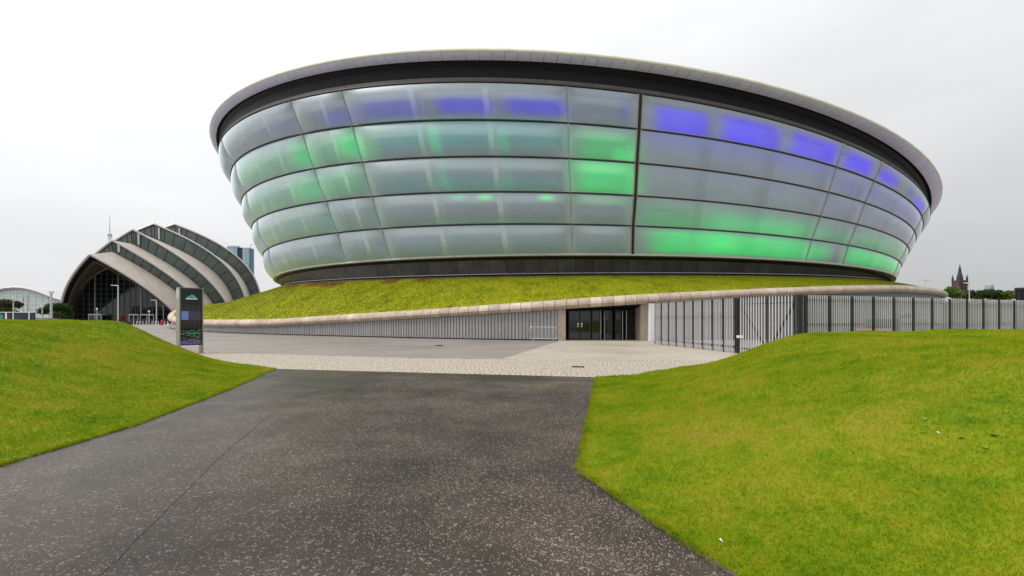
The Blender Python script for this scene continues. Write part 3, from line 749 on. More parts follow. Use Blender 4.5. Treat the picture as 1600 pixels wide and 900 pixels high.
# entrance recess
def entrance():
    zs = 2.35
    for dd, nm in ((E0 - .28, 'jamb'), (E1 + .16, 'jamb')):
        w = .5 if dd < -86 else .32
        P = [[wp(dd + x, y, z) for z in (0, wall(dd)[1] + .1)] for x, y in ((-w*.55, -3.2), (-w*.55, .12), (w*.55, .12), (w*.55, -3.2))]
        A(MB().grid(P).build('jamb', M['concrete']))
    dd = S1 - .26
    P = [[wp(dd + x, y, z) for z in (0, wall(dd)[1] + .02)] for x, y in ((-.23, -1), (-.23, .3), (-.12, .36), (.2, .36), (.26, .3), (.26, -1))]
    A(MB().grid(P).build('white_pier', M['white'])); 
    # back wall dark, side return on the right, soffit
    A(MB().grid([[wp(E0, -2.6, 0), wp(E0, -2.6, 3)], [wp(E1 + .3, -2.6, 0), wp(E1 + .3, -2.6, 3.4)]]).build('recess_wall', M['black']))
    for q in np.linspace(E0 + .05, E1 - .02, 26):
        R0, zb, zt = wall(q)
        A(MB().beam(wp(q, .2, zb - .02), wp(q, -2.55, 2.28), .03, .12).build('soffit_slat', M['dark_metal']))
    A(MB().grid([[wp(q, .15, wall(q)[1] + .1), wp(q, -2.6, 2.45)] for q in np.linspace(E0 - .2, E1 + .2, 10)]).build('soffit', M['black']))
    # glazed doors on the recess line
    def leaf(u0, u1, handle=None, dr=-1.6, frame=.055):
        a, b = w_phi(u0), w_phi(u1); p = wp(a, dr, 0); q = wp(b, dr, 0); v = (q - p); L = v.length; ang = math.atan2(v.y, v.x)
        root = MB().box(0, L, -.03, .03, 0, .1).box(0, L, -.03, .03, zs - .1, zs).box(0, frame, -.03, .03, .1, zs - .1).box(L - frame, L, -.03, .03, .1, zs - .1).build('door', M['dark_metal'])
        root.location = p; root.rotation_euler = (0, 0, ang); A(root)
        MB().box(frame, L - frame, -.006, .006, .1, zs - .1).build('pane', M['glass'], root)
        if handle is not None:
            x = L - .19 if handle > 0 else .07
            MB().box(x, x + .12, -.05, -.034, 1.18, 1.34).box(x, x + .12, -.05, -.034, 1.02, 1.12).build('push_plate', M['white'], root)
    leaf(889, 907.5, 1); leaf(908, 926.5, -1); leaf(928, 941.5); leaf(950, 962); leaf(967, 977); leaf(986, 1000)
    for u in (942.5, 948.5, 978.8, 985):
        p = wp(w_phi(u), -1.45, 0); A(MB().tube([p, p + Vector((0, 0, 2.33))], .028, 8).build('post', M['steel']))
entrance()
# planted slope
def garden(d):
    R0, zb, zt = wall(d); a = (R0 - .5, zt - .05); b = (LV[8][2] + .1, lz(8, d) + .02)
    out = []
    for t in (0, .06, .2, .4, .6, .8, 1):
        out.append(cyl(a[0] + (b[0] - a[0]) * t, d, a[1] + (b[1] - a[1]) * (t ** .92) + .10 * math.sin(math.pi * t)))
    return out
GD = np.linspace(-274, 86, 541)
gp_ = strip('planted_slope', GD, garden, M['sedum_base'])
def sedum():
    r = np.random.default_rng(11); n = 90000
    ph = r.uniform(-186, -34, n); t = r.random(n)
    tab = {}
    P = np.zeros((n, 3))
    ds = np.arange(-190, -29, 1.0); G = np.array([[list(p) for p in garden(x)] for x in ds]); tk = np.array([0, .06, .2, .4, .6, .8, 1])
    fi = (ph + 190) / 1.0; i0 = fi.astype(int); f = (fi - i0)[:, None]
    for c in range(3):
        lo = np.zeros(n); hi = np.zeros(n)
        kk = np.clip(np.searchsorted(tk, t) - 1, 0, 5); ft = (t - tk[kk]) / (tk[kk+1] - tk[kk])
        lo = G[i0, kk, c] * (1 - ft) + G[i0, kk+1, c] * ft; hi = G[i0+1, kk, c] * (1 - ft) + G[i0+1, kk+1, c] * ft
        P[:, c] = lo * (1 - f[:, 0]) + hi * f[:, 0]
    a = r.uniform(0, 2*math.pi, n); w = r.uniform(.035, .075, n); h = r.uniform(.03, .13, n); b = r.uniform(0, 2*math.pi, n); ln = r.uniform(0, .10, n)
    base = [P + np.stack([np.cos(a + k*2.094) * w, np.sin(a + k*2.094) * w, np.full(n, -.02)], 1) for k in range(3)]
    top = P + np.stack([np.cos(b) * ln, np.sin(b) * ln, h], 1)
    V = np.stack(base + [top], 1).reshape(-1, 3); i = np.arange(n) * 4
    T = np.concatenate([np.stack([i + k, i + (k+1) % 3, i + 3], 1) for k in range(3)])
    return tag(A(bulk('sedum', V, T, M['sedum'])), kind='stuff')
sedum()
def red_sedum():
    r = np.random.default_rng(21); V = []; T = []
    for a0, w_, t0 in ((-139, 3.0, .93), (-131, 2.4, .95), (-126.5, 2.6, .90), (-116.5, 1.0, .92), (-112, .8, .96)):
        for _ in range(420):
            ph = a0 + r.normal() * w_ * .5; t = min(.995, t0 + r.normal() * .04); G = garden(ph); tk = (0, .06, .2, .4, .6, .8, 1)
            q = Vector([np.interp(t, tk, [p[c] for p in G]) for c in range(3)]); a = r.uniform(0, 6.28); w = r.uniform(.05, .10); k = len(V)
            V += [q + Vector((math.cos(a + m * 2.094) * w, math.sin(a + m * 2.094) * w, -.02)) for m in range(3)] + [q + Vector((r.normal() * .04, r.normal() * .04, r.uniform(.07, .17)))]
            T += [(k, k + 1, k + 3), (k + 1, k + 2, k + 3), (k + 2, k, k + 3)]
    return tag(A(bulk('red_sedum', V, T, m_leaf('red_sedum_leaf', (.22, .05, .02), (.28, .14, .03)))), kind='stuff')
red_sedum()
d = -152.0
while d < -36:                                           # thin rods standing on the roof edge
    p = ring(0, d, -.12, .05); A(MB().tube([p, p + Vector((0, 0, .42))], .011, 4).build('roof_rod', M['steel'])); d += 2.12
# wall camera and lamp on the pale plinth wall
p = wp(w_phi(1409), .02, 1.85)
A(MB().box(p.x - .35, p.x - .1, p.y - .5, p.y - .2, 1.75, 1.95).box(p.x + .1, p.x + .45, p.y - .6, p.y - .2, 1.7, 2.15).box(p.x - .1, p.x + .1, p.y - .45, p.y + .1, 1.82, 1.9).build('wall_camera', M['black']))

# ================================================================== FENCE AND GATE
H_F = 2.67
pale_me = MB().box(-.021, .021, -.010, .010, .06, H_F - .05).box(-.019, .019, -.010, .010, H_F - .05, H_F).mesh('pale'); pale_me.materials.append(M['pale_paint'])
post_me = MB().box(-.05, .05, -.05, .05, 0, H_F - .03).mesh('post'); post_me.materials.append(M['dark_metal'])
def fence_run(root, p, q, npost, per, zs, off=.05, slim=1.0):
    p = Vector(p); q = Vector(q); v = q - p; L = v.length; v.normalize(); ang = math.atan2(v.y, v.x); nrm = Vector((v.y, -v.x, 0))
    if nrm.y > 0: nrm = -nrm
    for i in range(npost + 1):
        o = link('post', post_me, None, root); o.location = p + v * (L * i / npost) + nrm * .03 * (slim == 1) - root.location; o.rotation_euler = (0, 0, ang); o.scale = (slim, slim, 1)
    bay = L / npost
    for i in range(npost):
        a = p + v * (bay * i + .065); b = p + v * (bay * (i + 1) - .065)
        for z in zs:
            MB().beam(a + Vector((0, 0, z)) - root.location, b + Vector((0, 0, z)) - root.location, .04, .12).build('rail', M['dark_metal'], root)
        for k in range(per):
            o = link('pale', pale_me, None, root); o.location = p + v * ((bay * i + .09 + (bay - .18) * (k + .5) / per)) + nrm * off - root.location; o.rotation_euler = (0, 0, ang)
side = empty('palisade_fence', 'pale palisade fence running from the white pier towards the lawn', 'fence', (9.4, 31.5, 0))
fence_run(side, (9.4, 31.5, 0), (10.85, 23.3, 0), 9, 6, (1.75, .3), .05, .55)
longf = empty('palisade_fence', 'pale palisade fence with dark posts along the top of the right mound', 'fence', (12.3, 20.15, 0))
fence_run(longf, (12.3, 20.15, 0), (29.5, 26.75, 0), 13, 9, (H_F - .22, 1.42))
gate = empty('palisade_gate', 'double gate of pale bars with dark diagonal braces beside the thick post', 'gate', (10.95, 23.0, 0))
def leafg(p, q, up):
    p = Vector(p); q = Vector(q); v = q - p; L = v.length; vn = v.normalized(); nrm = Vector((vn.y, -vn.x, 0)); ang = math.atan2(v.y, v.x)
    if nrm.x > 0: nrm = -nrm
    leaf = MB()
    for e in (p, q): leaf.beam(e + Vector((0, 0, .1)) - gate.location, e + Vector((0, 0, H_F - .06)) - gate.location, .035, .05)
    leaf.beam(p + Vector((0, 0, H_F - .3)) - gate.location, q + Vector((0, 0, H_F - .3)) - gate.location, .05, .07)
    leaf.beam(p + Vector((0, 0, .25)) - gate.location, q + Vector((0, 0, .25)) - gate.location, .05, .07)
    lo = leaf.build('gate_leaf', M['dark_metal'], gate)
    a, b = (p, q) if up else (q, p)
    MB().beam(b + Vector((0, 0, .3)) - gate.location, a + Vector((0, 0, H_F - .35)) - gate.location, .05, .1).build('brace', M['dark_metal'], lo)
    n = int(L / .137)
    for k in range(n):
        o = link('pale', pale_me, None, lo); o.location = p + v * ((k + .5) / n) + nrm * .06 - gate.location; o.rotation_euler = (0, 0, ang)
leafg((10.95, 23.0, 0), (11.5, 21.65, 0), True); leafg((11.54, 21.55, 0), (12.02, 20.42, 0), False)
MB().box(-.085, .085, -.085, .085, 0, H_F + .02).build('gate_post', M['dark_metal'], gate).location = Vector((12.1, 20.2, 0)) - gate.location
MB().box(-.05, .05, -.05, .05, 0, H_F).build('gate_post', M['dark_metal'], gate).location = Vector((10.88, 23.15, 0)) - gate.location

# ---- things in the yard behind the fence
def box_thing(name, lab, cat, u0, u1, ytop, Y, depth, mat, z0=0.0, rz_=0):
    a = at(u0, ytop, Y); b = at(u1, ytop, Y)
    e = empty(name, lab, cat, ((a.x + b.x) / 2, Y, z0))
    return e, (b.x - a.x), a.z - z0
for k, (u0, u1, lab) in enumerate([(1359, 1375, 'black wheeled bin behind the fence beside the pink barrier'), (1384.5, 1399, 'black wheeled bin behind a fence post near the wall camera')]):
    e, w, h = box_thing('wheeled_bin', lab, 'bin', u0, u1, 498, 33, .7, None)
    MB().box(-w/2, w/2, -.35, .35, .12, h - .12).build('body', M['black'], e)
    MB().box(-w/2 - .03, w/2 + .03, -.4, .38, h - .12, h).build('lid', M['dark_metal'], e)
    for s_ in (-1, 1): MB().tube([(s_ * w/2 - .03, .3, .1), (s_ * w/2 + .03, .3, .1)], .1, 10).build('wheel', M['black'], e)
e = empty('road_barrier', 'pink and white plastic barrier low behind the palisade fence', 'barrier', (at(1365, 515, 29).x, 29, 0))
MB().box(-.95, .95, -.12, .12, .72, 1.08).build('board', M['pink'], e)
MB().box(-.95, -.4, -.13, -.121, .45, .7).box(.0, .9, -.13, -.121, .45, .7).box(-.95, .95, -.1, .1, .40, .72).build('base_board', M['white'], e)
for s_ in (-.8, .8): MB().box(s_ - .06, s_ + .06, -.3, .3, 0, .40).build('foot', M['black'], e)
for u, y, Y, lab in ((1156, 526, 22.3, 'white floodlight glinting behind the narrow part of the gate'), (1265, 524.5, 19.0, 'white floodlight peeping over the mound right of the thick post')):
    p = at(u, y, Y); e = empty('floodlight', lab, 'floodlight', (p.x, Y, 0))
    MB().box(-.12, .12, -.06, .06, p.z - .06, p.z + .06).build('lamp_head', M['white'], e)
    MB().box(-.02, .02, .06, .1, 0, p.z).build('bracket', M['dark_metal'], e)
# long low building beyond the yard
wh = empty('warehouse', 'long low beige building with pinkish roof beyond the palisade fence', 'building', (62, 62, 0))
def wpt(u, y, Y): return at(u, y, Y) - Vector((62, 62, 0))
UY = [(1400, 78), (1640, 50)]
def fac(name, y0s, y1s, mat, off=0.0, u0=1400, u1=1640):
    Ya = np.interp(u0, [1400, 1640], [78, 50]); Yb = np.interp(u1, [1400, 1640], [78, 50])
    pa = at(u0, HZ, Ya - off); pb = at(u1, HZ, Yb - off)
    za0, za1 = y0s, y1s
    mb = MB(); b = [(pa.x, pa.y, za0), (pb.x, pb.y, za0), (pb.x, pb.y, za1), (pa.x, pa.y, za1)]
    v = Vector((pb.x - pa.x, pb.y - pa.y, 0)).normalized(); n = Vector((-v.y, v.x, 0)) * .25
    pts = [Vector(q) - Vector((62, 62, 0)) for q in b]
    mb.v = [tuple(p) for p in pts] + [tuple(p + n) for p in pts]; mb.f = [(0, 1, 2, 3), (7, 6, 5, 4), (0, 4, 5, 1), (1, 5, 6, 2), (2, 6, 7, 3), (3, 7, 4, 0)]
    return mb.build(name, mat, wh)
fac('wall', .9, 2.9, M['beige_wall']); fac('base_band', 0, .9, simple('pale_teal_band', (.36, .42, .39), .7), .05); fac('window_band', 2.9, 3.35, simple('dull_window_band', (.14, .13, .13), .4), -.1); fac('eaves_band', 3.35, 3.75, M['terracotta'], .15)
for u in (1440, 1480, 1520, 1560, 1575): fac('pier', .9, 3.35, M['mullion'], .12, u, u + 3)
pa = at(1400, HZ, 78); pb = at(1640, HZ, 50); n2 = Vector((pa.y - pb.y, pb.x - pa.x, 0)).normalized() * 9
q = [pa + Vector((0, 0, 3.72 - EYE)), pb + Vector((0, 0, 3.72 - EYE)), pb + n2 + Vector((0, 0, 4.25 - EYE)), pa + n2 + Vector((0, 0, 4.25 - EYE))]
q = [Vector((p.x, p.y, p.z)) - Vector((62, 62, 0)) for p in q]
pyd('roof', q + [p - Vector((0, 0, .2)) for p in q], [(0, 1, 2, 3), (7, 6, 5, 4), (0, 4, 5, 1), (1, 5, 6, 2), (2, 6, 7, 3), (3, 7, 4, 0)], M['terracotta'], wh)
fac('window', 1.5, 2.3, M['black'], .06, 1572, 1576); fac('window', 1.5, 2.3, M['black'], .06, 1578, 1582)
cb = empty('site_cabin', 'black box cabin rising above the fence at the frame edge', 'cabin', (at(1587, HZ, 29).x, 29, 0), R_(-46))
MB().box(0, 5, 0, 2.4, 0, 3.4).build('body', M['black'], cb); MB().box(-.05, 5.05, -.05, 2.45, 3.4, 3.54).build('roof', M['dark_metal'], cb)
for x in np.arange(.1, 4.9, .35): MB().box(x, x + .06, -.04, 0, .1, 3.35).build('rib', M['dark_metal'], cb)

# ---- crowd barrier by the entrance
cr = empty('crowd_barrier', 'galvanised crowd barrier standing against the slatted wall', 'barrier', at(849, HZ, 35.0) - Vector((0, 0, EYE)))
w2 = .98
MB().tube([(-w2, 0, .22), (-w2, 0, 1.0), (-w2 + .08, 0, 1.08), (w2 - .12, 0, 1.05), (w2, 0, .98), (w2, 0, .25), (w2 - .06, 0, .2), (-w2, 0, .22)], .022, 6).build('frame', M['steel'], cr)
for x in np.linspace(-w2 + .12, w2 - .1, 17): MB().tube([(x, 0, .22), (x, 0, 1.05)], .008, 5).build('bar', M['steel'], cr)
for x in (-w2 + .25, w2 - .25): MB().beam((x, -.28, .02), (x, .28, .02), .05, .03).beam((x, 0, .02), (x, 0, .22), .04, .04).build('foot', M['steel'], cr)

# ================================================================== TOTEM
tt_ = at(297, HZ, 22.8); tot = empty('totem_sign', 'tall steel totem with black lit panel on the left mound edge', 'sign', (tt_.x, tt_.y, 0), R_(-8))
M['brushed'] = simple('brushed_steel', (.31, .31, .25), .35, .7, .1, 6)
M['screen_black'] = simple('black_panel', (.010, .008, .010), .12, 0, .1)
W = .45; TH = 3.11
tot.rotation_euler = (0, 0, R_(48))
MB().box(-W - .03, -W + .02, -.2, .34, 0, TH).box(W - .0, W + .05, -.2, .34, 0, TH).box(-W + .02, W, -.18, .34, .42, TH).box(-W - .03, W + .05, -.21, .35, TH, TH + .025).build('casing', M['brushed'], tot)
MB().box(-W - .036, -W - .031, -.16, .30, TH - .46, TH - .06).build('speaker_grille', M['slat'], tot)
face = MB().box(-W + .02, W, -.215, -.19, .42, TH - .01).build('front_panel', M['screen_black'], tot)
green_e = m_emit('green_print', (.02, .5, .2), .45); tealp = m_emit('teal_print_lit', (.04, .45, .33), .55); white_e = m_emit('white_print', (.9, .9, .9), .7); blue_e = m_emit('blue_screen', (.16, .26, .62), .55); purple_e = m_emit('purple_print', (.11, .05, .42), .6)
F0 = -.219
def plate(mb, x0, x1, z0, z1, y=F0): mb.box(x0, x1, y, -.2155, z0, z1); return mb
em = MB()
hump = [(-.22, 2.66), (-.16, 2.70), (-.13, 2.75), (-.1, 2.71), (-.04, 2.77), (0, 2.82), (.05, 2.79), (.08, 2.80), (.15, 2.73), (.23, 2.65), (.15, 2.655), (0, 2.67), (-.12, 2.645)]
n = len(hump); em.v = [(x, F0, z) for x, z in hump] + [(x, -.2155, z) for x, z in hump]
em.f = [tuple(range(n))] + [(k, n + k, n + (k+1) % n, (k+1) % n) for k in range(n)]
em.build('hill_emblem', tealp, face)
wm = MB(); x = -.22
for k in range(11):
    w = .026 + .008 * ((k * 7) % 3); plate(wm, x, x + w, 2.585, 2.63); x += w + .009
wm.build('white_wordmark', white_e, face)
sc_ = plate(MB(), -.40, .38, 1.62, 2.02).build('screen', m_emit('dim_blue_screen', (.05, .06, .17), .22), face)
plate(MB(), -.40, -.12, 1.62, 2.02, -.222).build('lit_screen_corner', blue_e, face)
ls = MB()
for k in range(13): xx = -.36 + k * .058; plate(ls, xx, xx + .006, 1.2 + .06 * ((k*5) % 3), 2.38 - .05 * ((k*3) % 4), -.2235)
ls.build('listing_lines', m_emit('grey_print', (.30, .29, .33), .25), face)
mp = MB(); prev = None
cx, cz, rr = .02, .98, .14
for k in range(24):
    a0, a1 = 2*math.pi*k/24, 2*math.pi*(k+1)/24
    mp.beam((cx + rr*math.cos(a0), F0, cz + rr*math.sin(a0)), (cx + rr*math.cos(a1), F0, cz + rr*math.sin(a1)), .008, .022)
mp.build('map_ring', green_e, face)
plate(MB(), cx - .1, cx + .1, cz - .03, cz + .02).build('map_building', tealp, face)
ml = MB()
for x0, z0, x1, z1 in [(-.42, .95, -.2, .99), (-.2, .99, -.14, 1.1), (.16, .97, .4, 1.0), (.25, 1.0, .30, 1.12), (-.2, .86, -.12, .95), (.12, .86, .2, .78), (-.1, .7, .1, .72), (-.1, .7, -.12, .62), (.1, .72, .2, .62), (.2, .8, .38, .8), (.3, .62, .24, .8), (-.4, .6, .0, .64), (.0, .64, .4, .6), (-.36, 1.08, -.3, 1.12), (.3, 1.14, .4, 1.15)]:
    ml.beam((x0, F0, z0), (x1, F0, z1), .008, .016)
ml.build('map_streets', m_emit('pale_print', (.55, .6, .55), .35), face)
plate(MB(), -.42, .38, .47, .585).build('map_river', purple_e, face)
g2 = MB()
for x0, z0, x1, z1 in [(-.4, 1.02, -.28, .9), (-.3, 1.1, -.2, 1.06), (.2, 1.06, .36, .94), (-.38, .78, -.2, .76), (-.36, .70, -.2, .68), (.24, .9, .38, .88)]: g2.beam((x0, F0, z0), (x1, F0, z1), .008, .014)
g2.build('map_greens', green_e, face)

# ================================================================== SHELL HALL
def m_shell():
    t = NT('beige_shell_cladding')
    uv = t.n('Attribute', attribute_name='uvp')
    c = t.ramp(t.noise(.35, 5, .6), [(.3, (.46, .405, .345)), (.7, (.58, .52, .45))])
    return t.principled(c, .55, .15, None, .4)
M['beige_roof'] = m_shell()
M['riser'] = simple('grey_green_louvre', (.115, .145, .135), .5, .2, .2, .4)
M['trim'] = simple('pale_shell_edge', (.55, .55, .55), .4, .3)
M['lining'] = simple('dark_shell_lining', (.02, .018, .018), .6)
M['lining_rib'] = simple('brown_lining_rib', (.11, .075, .05), .7)
def m_hall_glass():
    t = NT('hall_glass')
    c = t.ramp(t.noise(.12, 2), [(.4, (.010, .016, .018)), (.6, (.02, .035, .04))])
    return t.principled(c, .05, 0, None, .8)
M['hall_glass'] = m_hall_glass()
HX, HY = -120.85, 150.0
SH = [[-0.0, 16.876, 19.5, 15.763, 1.729], [8.165, 14.751, 25.084, 21.533, 1.811], [17.492, 13.333, 30.308, 24.945, 2.138], [29.537, 12.604, 34.628, 26.642, 3.187], [44.027, 11.949, 37.423, 27.902, 3.65]]
hall = empty('shell_hall', 'ribbed hall of overlapping beige shells behind the left lawn', 'concert hall', (HX, HY, 0), R_(12))
def arch_pts(k, f=1.0, n=40, ds=0.0):
    s_, L, h, w, p = SH[k]; out = []
    for q in np.linspace(-1, 1, n * 2 + 1):
        Z = 1 - abs(q) ** 1.7; x = math.copysign(w * f * (1 - Z ** p), q)
        out.append(Vector((x, s_ - L * Z + ds, h * Z * f)))
    return out
for k in range(5):
    fr_ = arch_pts(k)
    if k < 4: bk = arch_pts(k + 1, (.865, .845, .85, .87)[k])
    else:
        bk = [p + Vector((0, 22, 0)) for p in arch_pts(4, .62)]
    rows = 9
    P = [[a.lerp(b, i / rows) for a, b in zip(fr_, bk)] for i in range(rows + 1)]
    MB().grid(P).build('shell', M['beige_roof'], hall, True)
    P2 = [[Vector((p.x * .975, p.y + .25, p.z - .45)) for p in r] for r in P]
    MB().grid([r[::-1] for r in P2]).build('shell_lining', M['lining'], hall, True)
    MB().tube([p + Vector((0, -.1, 0)) for p in fr_], .33, 6).build('shell_edge', M['trim'], hall)
    if k > 0:                                            # louvred riser between two shells
        a = arch_pts(k, .985); b = arch_pts(k, (0, .855, .835, .84, .86)[k])
        ms = MB().grid([[p + Vector((0, .3, 0)) for p in a], [p + Vector((0, .5, 0)) for p in b]])
        ris = ms.build('riser', M['riser'], hall)
        n = len(a); mid = n // 2
        for q in list(range(4, n - 3, 3)):
            MB().beam(a[q] + Vector((0, .2, 0)), b[q] + Vector((0, .4, 0)), .10, .10).build('riser_rib', M['dark_metal'], ris)
        q = mid + 9
        MB().beam(a[mid] + Vector((1.6, 0, -.8)), b[mid] + Vector((1.6, .2, .2)), .5, .3).build('riser_post', M['slat'], ris)
for q in np.linspace(.12, .9, 8):                        # timber-coloured ribs on the underside of the front shell
    a = arch_pts(0, .93); b = arch_pts(1, .79)
    ln_ = [p.lerp(s_, q) + Vector((0, .4, -.5)) for p, s_ in zip(a, b)]
    MB().tube(ln_[4:-4], .13, 4).build('lining_rib', M['lining_rib'], hall)
# glazed front
GW, GH, GP, GY = 16.6, 21.0, 3.3, 4.2
def g_h(x): return GH * max(0, 1 - abs(x) / GW) ** (1 / GP) if x < 0 else 21.0 * max(0, 1 - x / GW) ** (1 / 1.9)
gx = np.linspace(-GW, GW, 61)
gl_ = MB().grid([[(x, GY, 0) for x in gx], [(x, GY, g_h(x)) for x in gx]]).build('glass_front', M['hall_glass'], hall)
MB().tube([(x, GY - .1, g_h(x)) for x in np.r_[gx[0], np.linspace(-GW + .02, GW - .02, 60), gx[-1]]], .22, 5).build('glass_arch', M['slat'], hall)
for i_, x in enumerate(np.arange(-15.2, 16, 1.6)):
    big = i_ % 4 == 3
    MB().box(x - (.14 if big else .06), x + (.14 if big else .06), GY - (.35 if big else .2), GY - .02, 0, g_h(x) - .1).build('mullion', M['slat'] if big else M['mullion_grey'], hall)
for z in np.arange(1.5, 20.5, 1.6):
    xm = GW * (1 - (z / GH) ** GP) - .1; xr_ = GW * (1 - (z / 21.0) ** 1.9) - .1; MB().box(-xm, xr_, GY - .15, GY - .03, z - .05, z + .05).build('transom', M['mullion_grey'], hall)
for x0, x1 in ((-10.6, -7.0), (.4, 3.0), (3.5, 7.4)):      # entrance porches
    pr = MB().box(x0, x1, GY - 3.2, GY - .4, 2.75, 3.15).build('porch_roof', M['white'], hall)
    for x in (x0 + .1, (x0 + x1) / 2, x1 - .1): MB().box(x - .09, x + .09, GY - 3.1, GY - 2.9, 0, 2.75).build('porch_post', M['white'], pr)
    MB().box(x0 + .2, x1 - .2, GY - 2.9, GY - 2.85, 0, 2.7).build('porch_glass', M['glass'], pr)
MB().grid([[(x, GY + 14, 0) for x in gx], [(x, GY + 14, min(16, g_h(x))) for x in gx]]).build('foyer_wall', M['lining'], hall)

# ---- street furniture in front of the hall
def lamp(lab, u, ytop, ybase_Y, arm=-1, r=.09, armlen=1.6, group=None, mat='steel', head='slat'):
    Y = ybase_Y; p = at(u, ytop, Y); e = empty('street_lamp', lab, 'street lamp', (p.x, Y, 0), 0, group); h = p.z
    if arm == 0:
        MB().tube([(0, 0, 0), (0, 0, h - .5)], [r, r * .8], 8).build('pole', M[mat], e); MB().tube([(0, 0, h - .5), (0, 0, h)], [r * 2, r * 2.2], 8).build('lamp_head', M['white'], e)
    else:
        MB().tube([(0, 0, 0), (0, 0, h - .15), (arm * .15, 0, h - .02), (arm * armlen, 0, h)], [r, r * .8, r * .7, r * .6], 8).build('pole', M[mat], e)
        MB().box(min(arm * armlen, arm * (armlen + .65)), max(arm * armlen, arm * (armlen + .65)), -.16, .16, h - .04, h + .10).build('lamp_head', M[head], e)
    return e
lamp('tall grey lamp with one arm before the middle of the hall glass', 184.5, 446, 128, -1, .17, 1.2, None, 'pale_paint', 'white')
lamp('shorter grey lamp with one arm before the right end of hall glass', 244.5, 469, 128, -1, .14, .7, None, 'pale_paint', 'white')
lamp('short dark post light with white head before the left porch', 151.5, 481, 120, 0, .08)
lamp('plain buff lamp post before the right porch of the hall', 233, 485, 132, 0, .11)
lamp('thin lamp post rising behind the navy hoarding', 21, 463, 112, 0, .12)
lamp('thin dark lamp with short arm before the arched exhibition hall', 36.5, 465, 125, 1, .07, .9, None, 'dark_metal')
lamp('tall thin post with box lamp before the arched exhibition hall', 43.5, 457, 125, 0, .07, 1, None, 'dark_metal')
lamp('short grey post light beside the end of the navy hoarding', 66, 477, 112, 0, .14)
lamp('stout white lamp post left of the shell hall foot', 80, 455, 110, 0, .24, 1, None, 'pale_paint')
dl = empty('street_lamp', 'twin headed lamp showing above the right end of the plinth', 'street lamp', (at(1446, HZ, 130).x, 130, 0)); h = at(1446, 438, 130).z
MB().tube([(0, 0, 0), (0, 0, h)], .09, 8).build('pole', M['slat'], dl)
for s_ in (-1, 1): MB().box(min(s_*.15, s_*1.1), max(s_*.15, s_*1.1), -.15, .15, h - .06, h + .1).build('lamp_head', M['slat'], dl)
lamp('white lamp with one arm between the tower and dark trees', 1514.5, 442.5, 70, -1, .07, .1, None, 'white', 'white')
boll = MB().tube([(0, 0, 0), (0, 0, .95), (0, 0, 1.0)], [.075, .075, .04], 8).mesh('bollard'); boll.materials.append(M['white'])
for k, u in enumerate(list(np.linspace(107, 131, 7)) + list(np.linspace(136, 190, 17)) + list(np.linspace(199, 262, 14))):
    Y = 134 + .02 * (u - 107)
    o = link('bollard', boll); o.location = ((u - 800) / FPX * Y, Y, 0)
    tag(o, 'short white bollard in the row before the shell hall', 'bollard', 'white bollards in front of the shell hall')
fl = empty('flower_display', 'stepped cone of red flowers on a dark planter before hall', 'flower display', (at(192.5, HZ, 125).x, 125, 0))
MB().box(-1.3, 1.3, -1.2, 1.2, 0, 1.0).build('planter', simple('dark_green_planter', (.02, .035, .02), .6), fl)
def tuft_ball(pts, size, n, seed):
    r = np.random.default_rng(seed); V = []; T = []
    for c, rad in pts:
        m = int(n / len(pts)); q = r.normal(size=(m, 3)); q /= np.linalg.norm(q, axis=1)[:, None]; q *= (r.random(m) ** .4)[:, None]
        P = np.array(c) + q * np.array(rad)
        for d_ in P:
            a = r.normal(size=3); a /= np.linalg.norm(a); b = np.cross(a, r.normal(size=3)); b /= np.linalg.norm(b); s_ = size * r.uniform(.6, 1.3); k = len(V)
            V += [d_ - a * s_, d_ + b * s_ * .7, d_ + a * s_, d_ - b * s_ * .7]; T.append((k, k+1, k+2, k+3))
    return np.array(V), np.array(T)
V, T = tuft_ball([((0, 0, 1.2), (1.2, 1.1, .4)), ((0, 0, 1.8), (.95, .9, .4)), ((0, 0, 2.4), (.6, .6, .4))], .14, 700, 5)
M['flowers'] = m_leaf('red_brown_flowers', (.16, .03, .02), (.20, .12, .05))
bulk('flowers', V, T, M['flowers'], fl)
rb = empty('litter_bin', 'small red pillar bin standing before the hall doors', 'bin', (at(252.8, HZ, 122).x, 122, 0)); rb.scale = (.8, .8, .85)
MB().tube([(0, 0, .1), (0, 0, 1.15)], .33, 12).build('body', M['red'], rb); MB().tube([(0, 0, 1.15), (0, 0, 1.25), (0, 0, 1.45), (0, 0, 1.52)], [.36, .36, .28, .1], 12).build('cap', M['red'], rb); MB().tube([(0, 0, 0), (0, 0, .1)], .3, 12).build('foot', M['black'], rb)
sb = empty('road_barrier', 'low red and white barrier board under the curved end of coping', 'barrier', (at(266.5, HZ, 104).x, 104, 0))
MB().box(-.7, .7, -.05, .05, .35, .65).build('board', M['red'], sb); MB().box(-.7, -.3, -.06, -.051, .36, .64).box(.2, .5, -.06, -.051, .36, .64).build('white_stripe', M['white'], sb)
for s_ in (-.5, .5): MB().box(s_ - .06, s_ + .06, -.25, .25, 0, .35).build('foot', M['white'], sb)

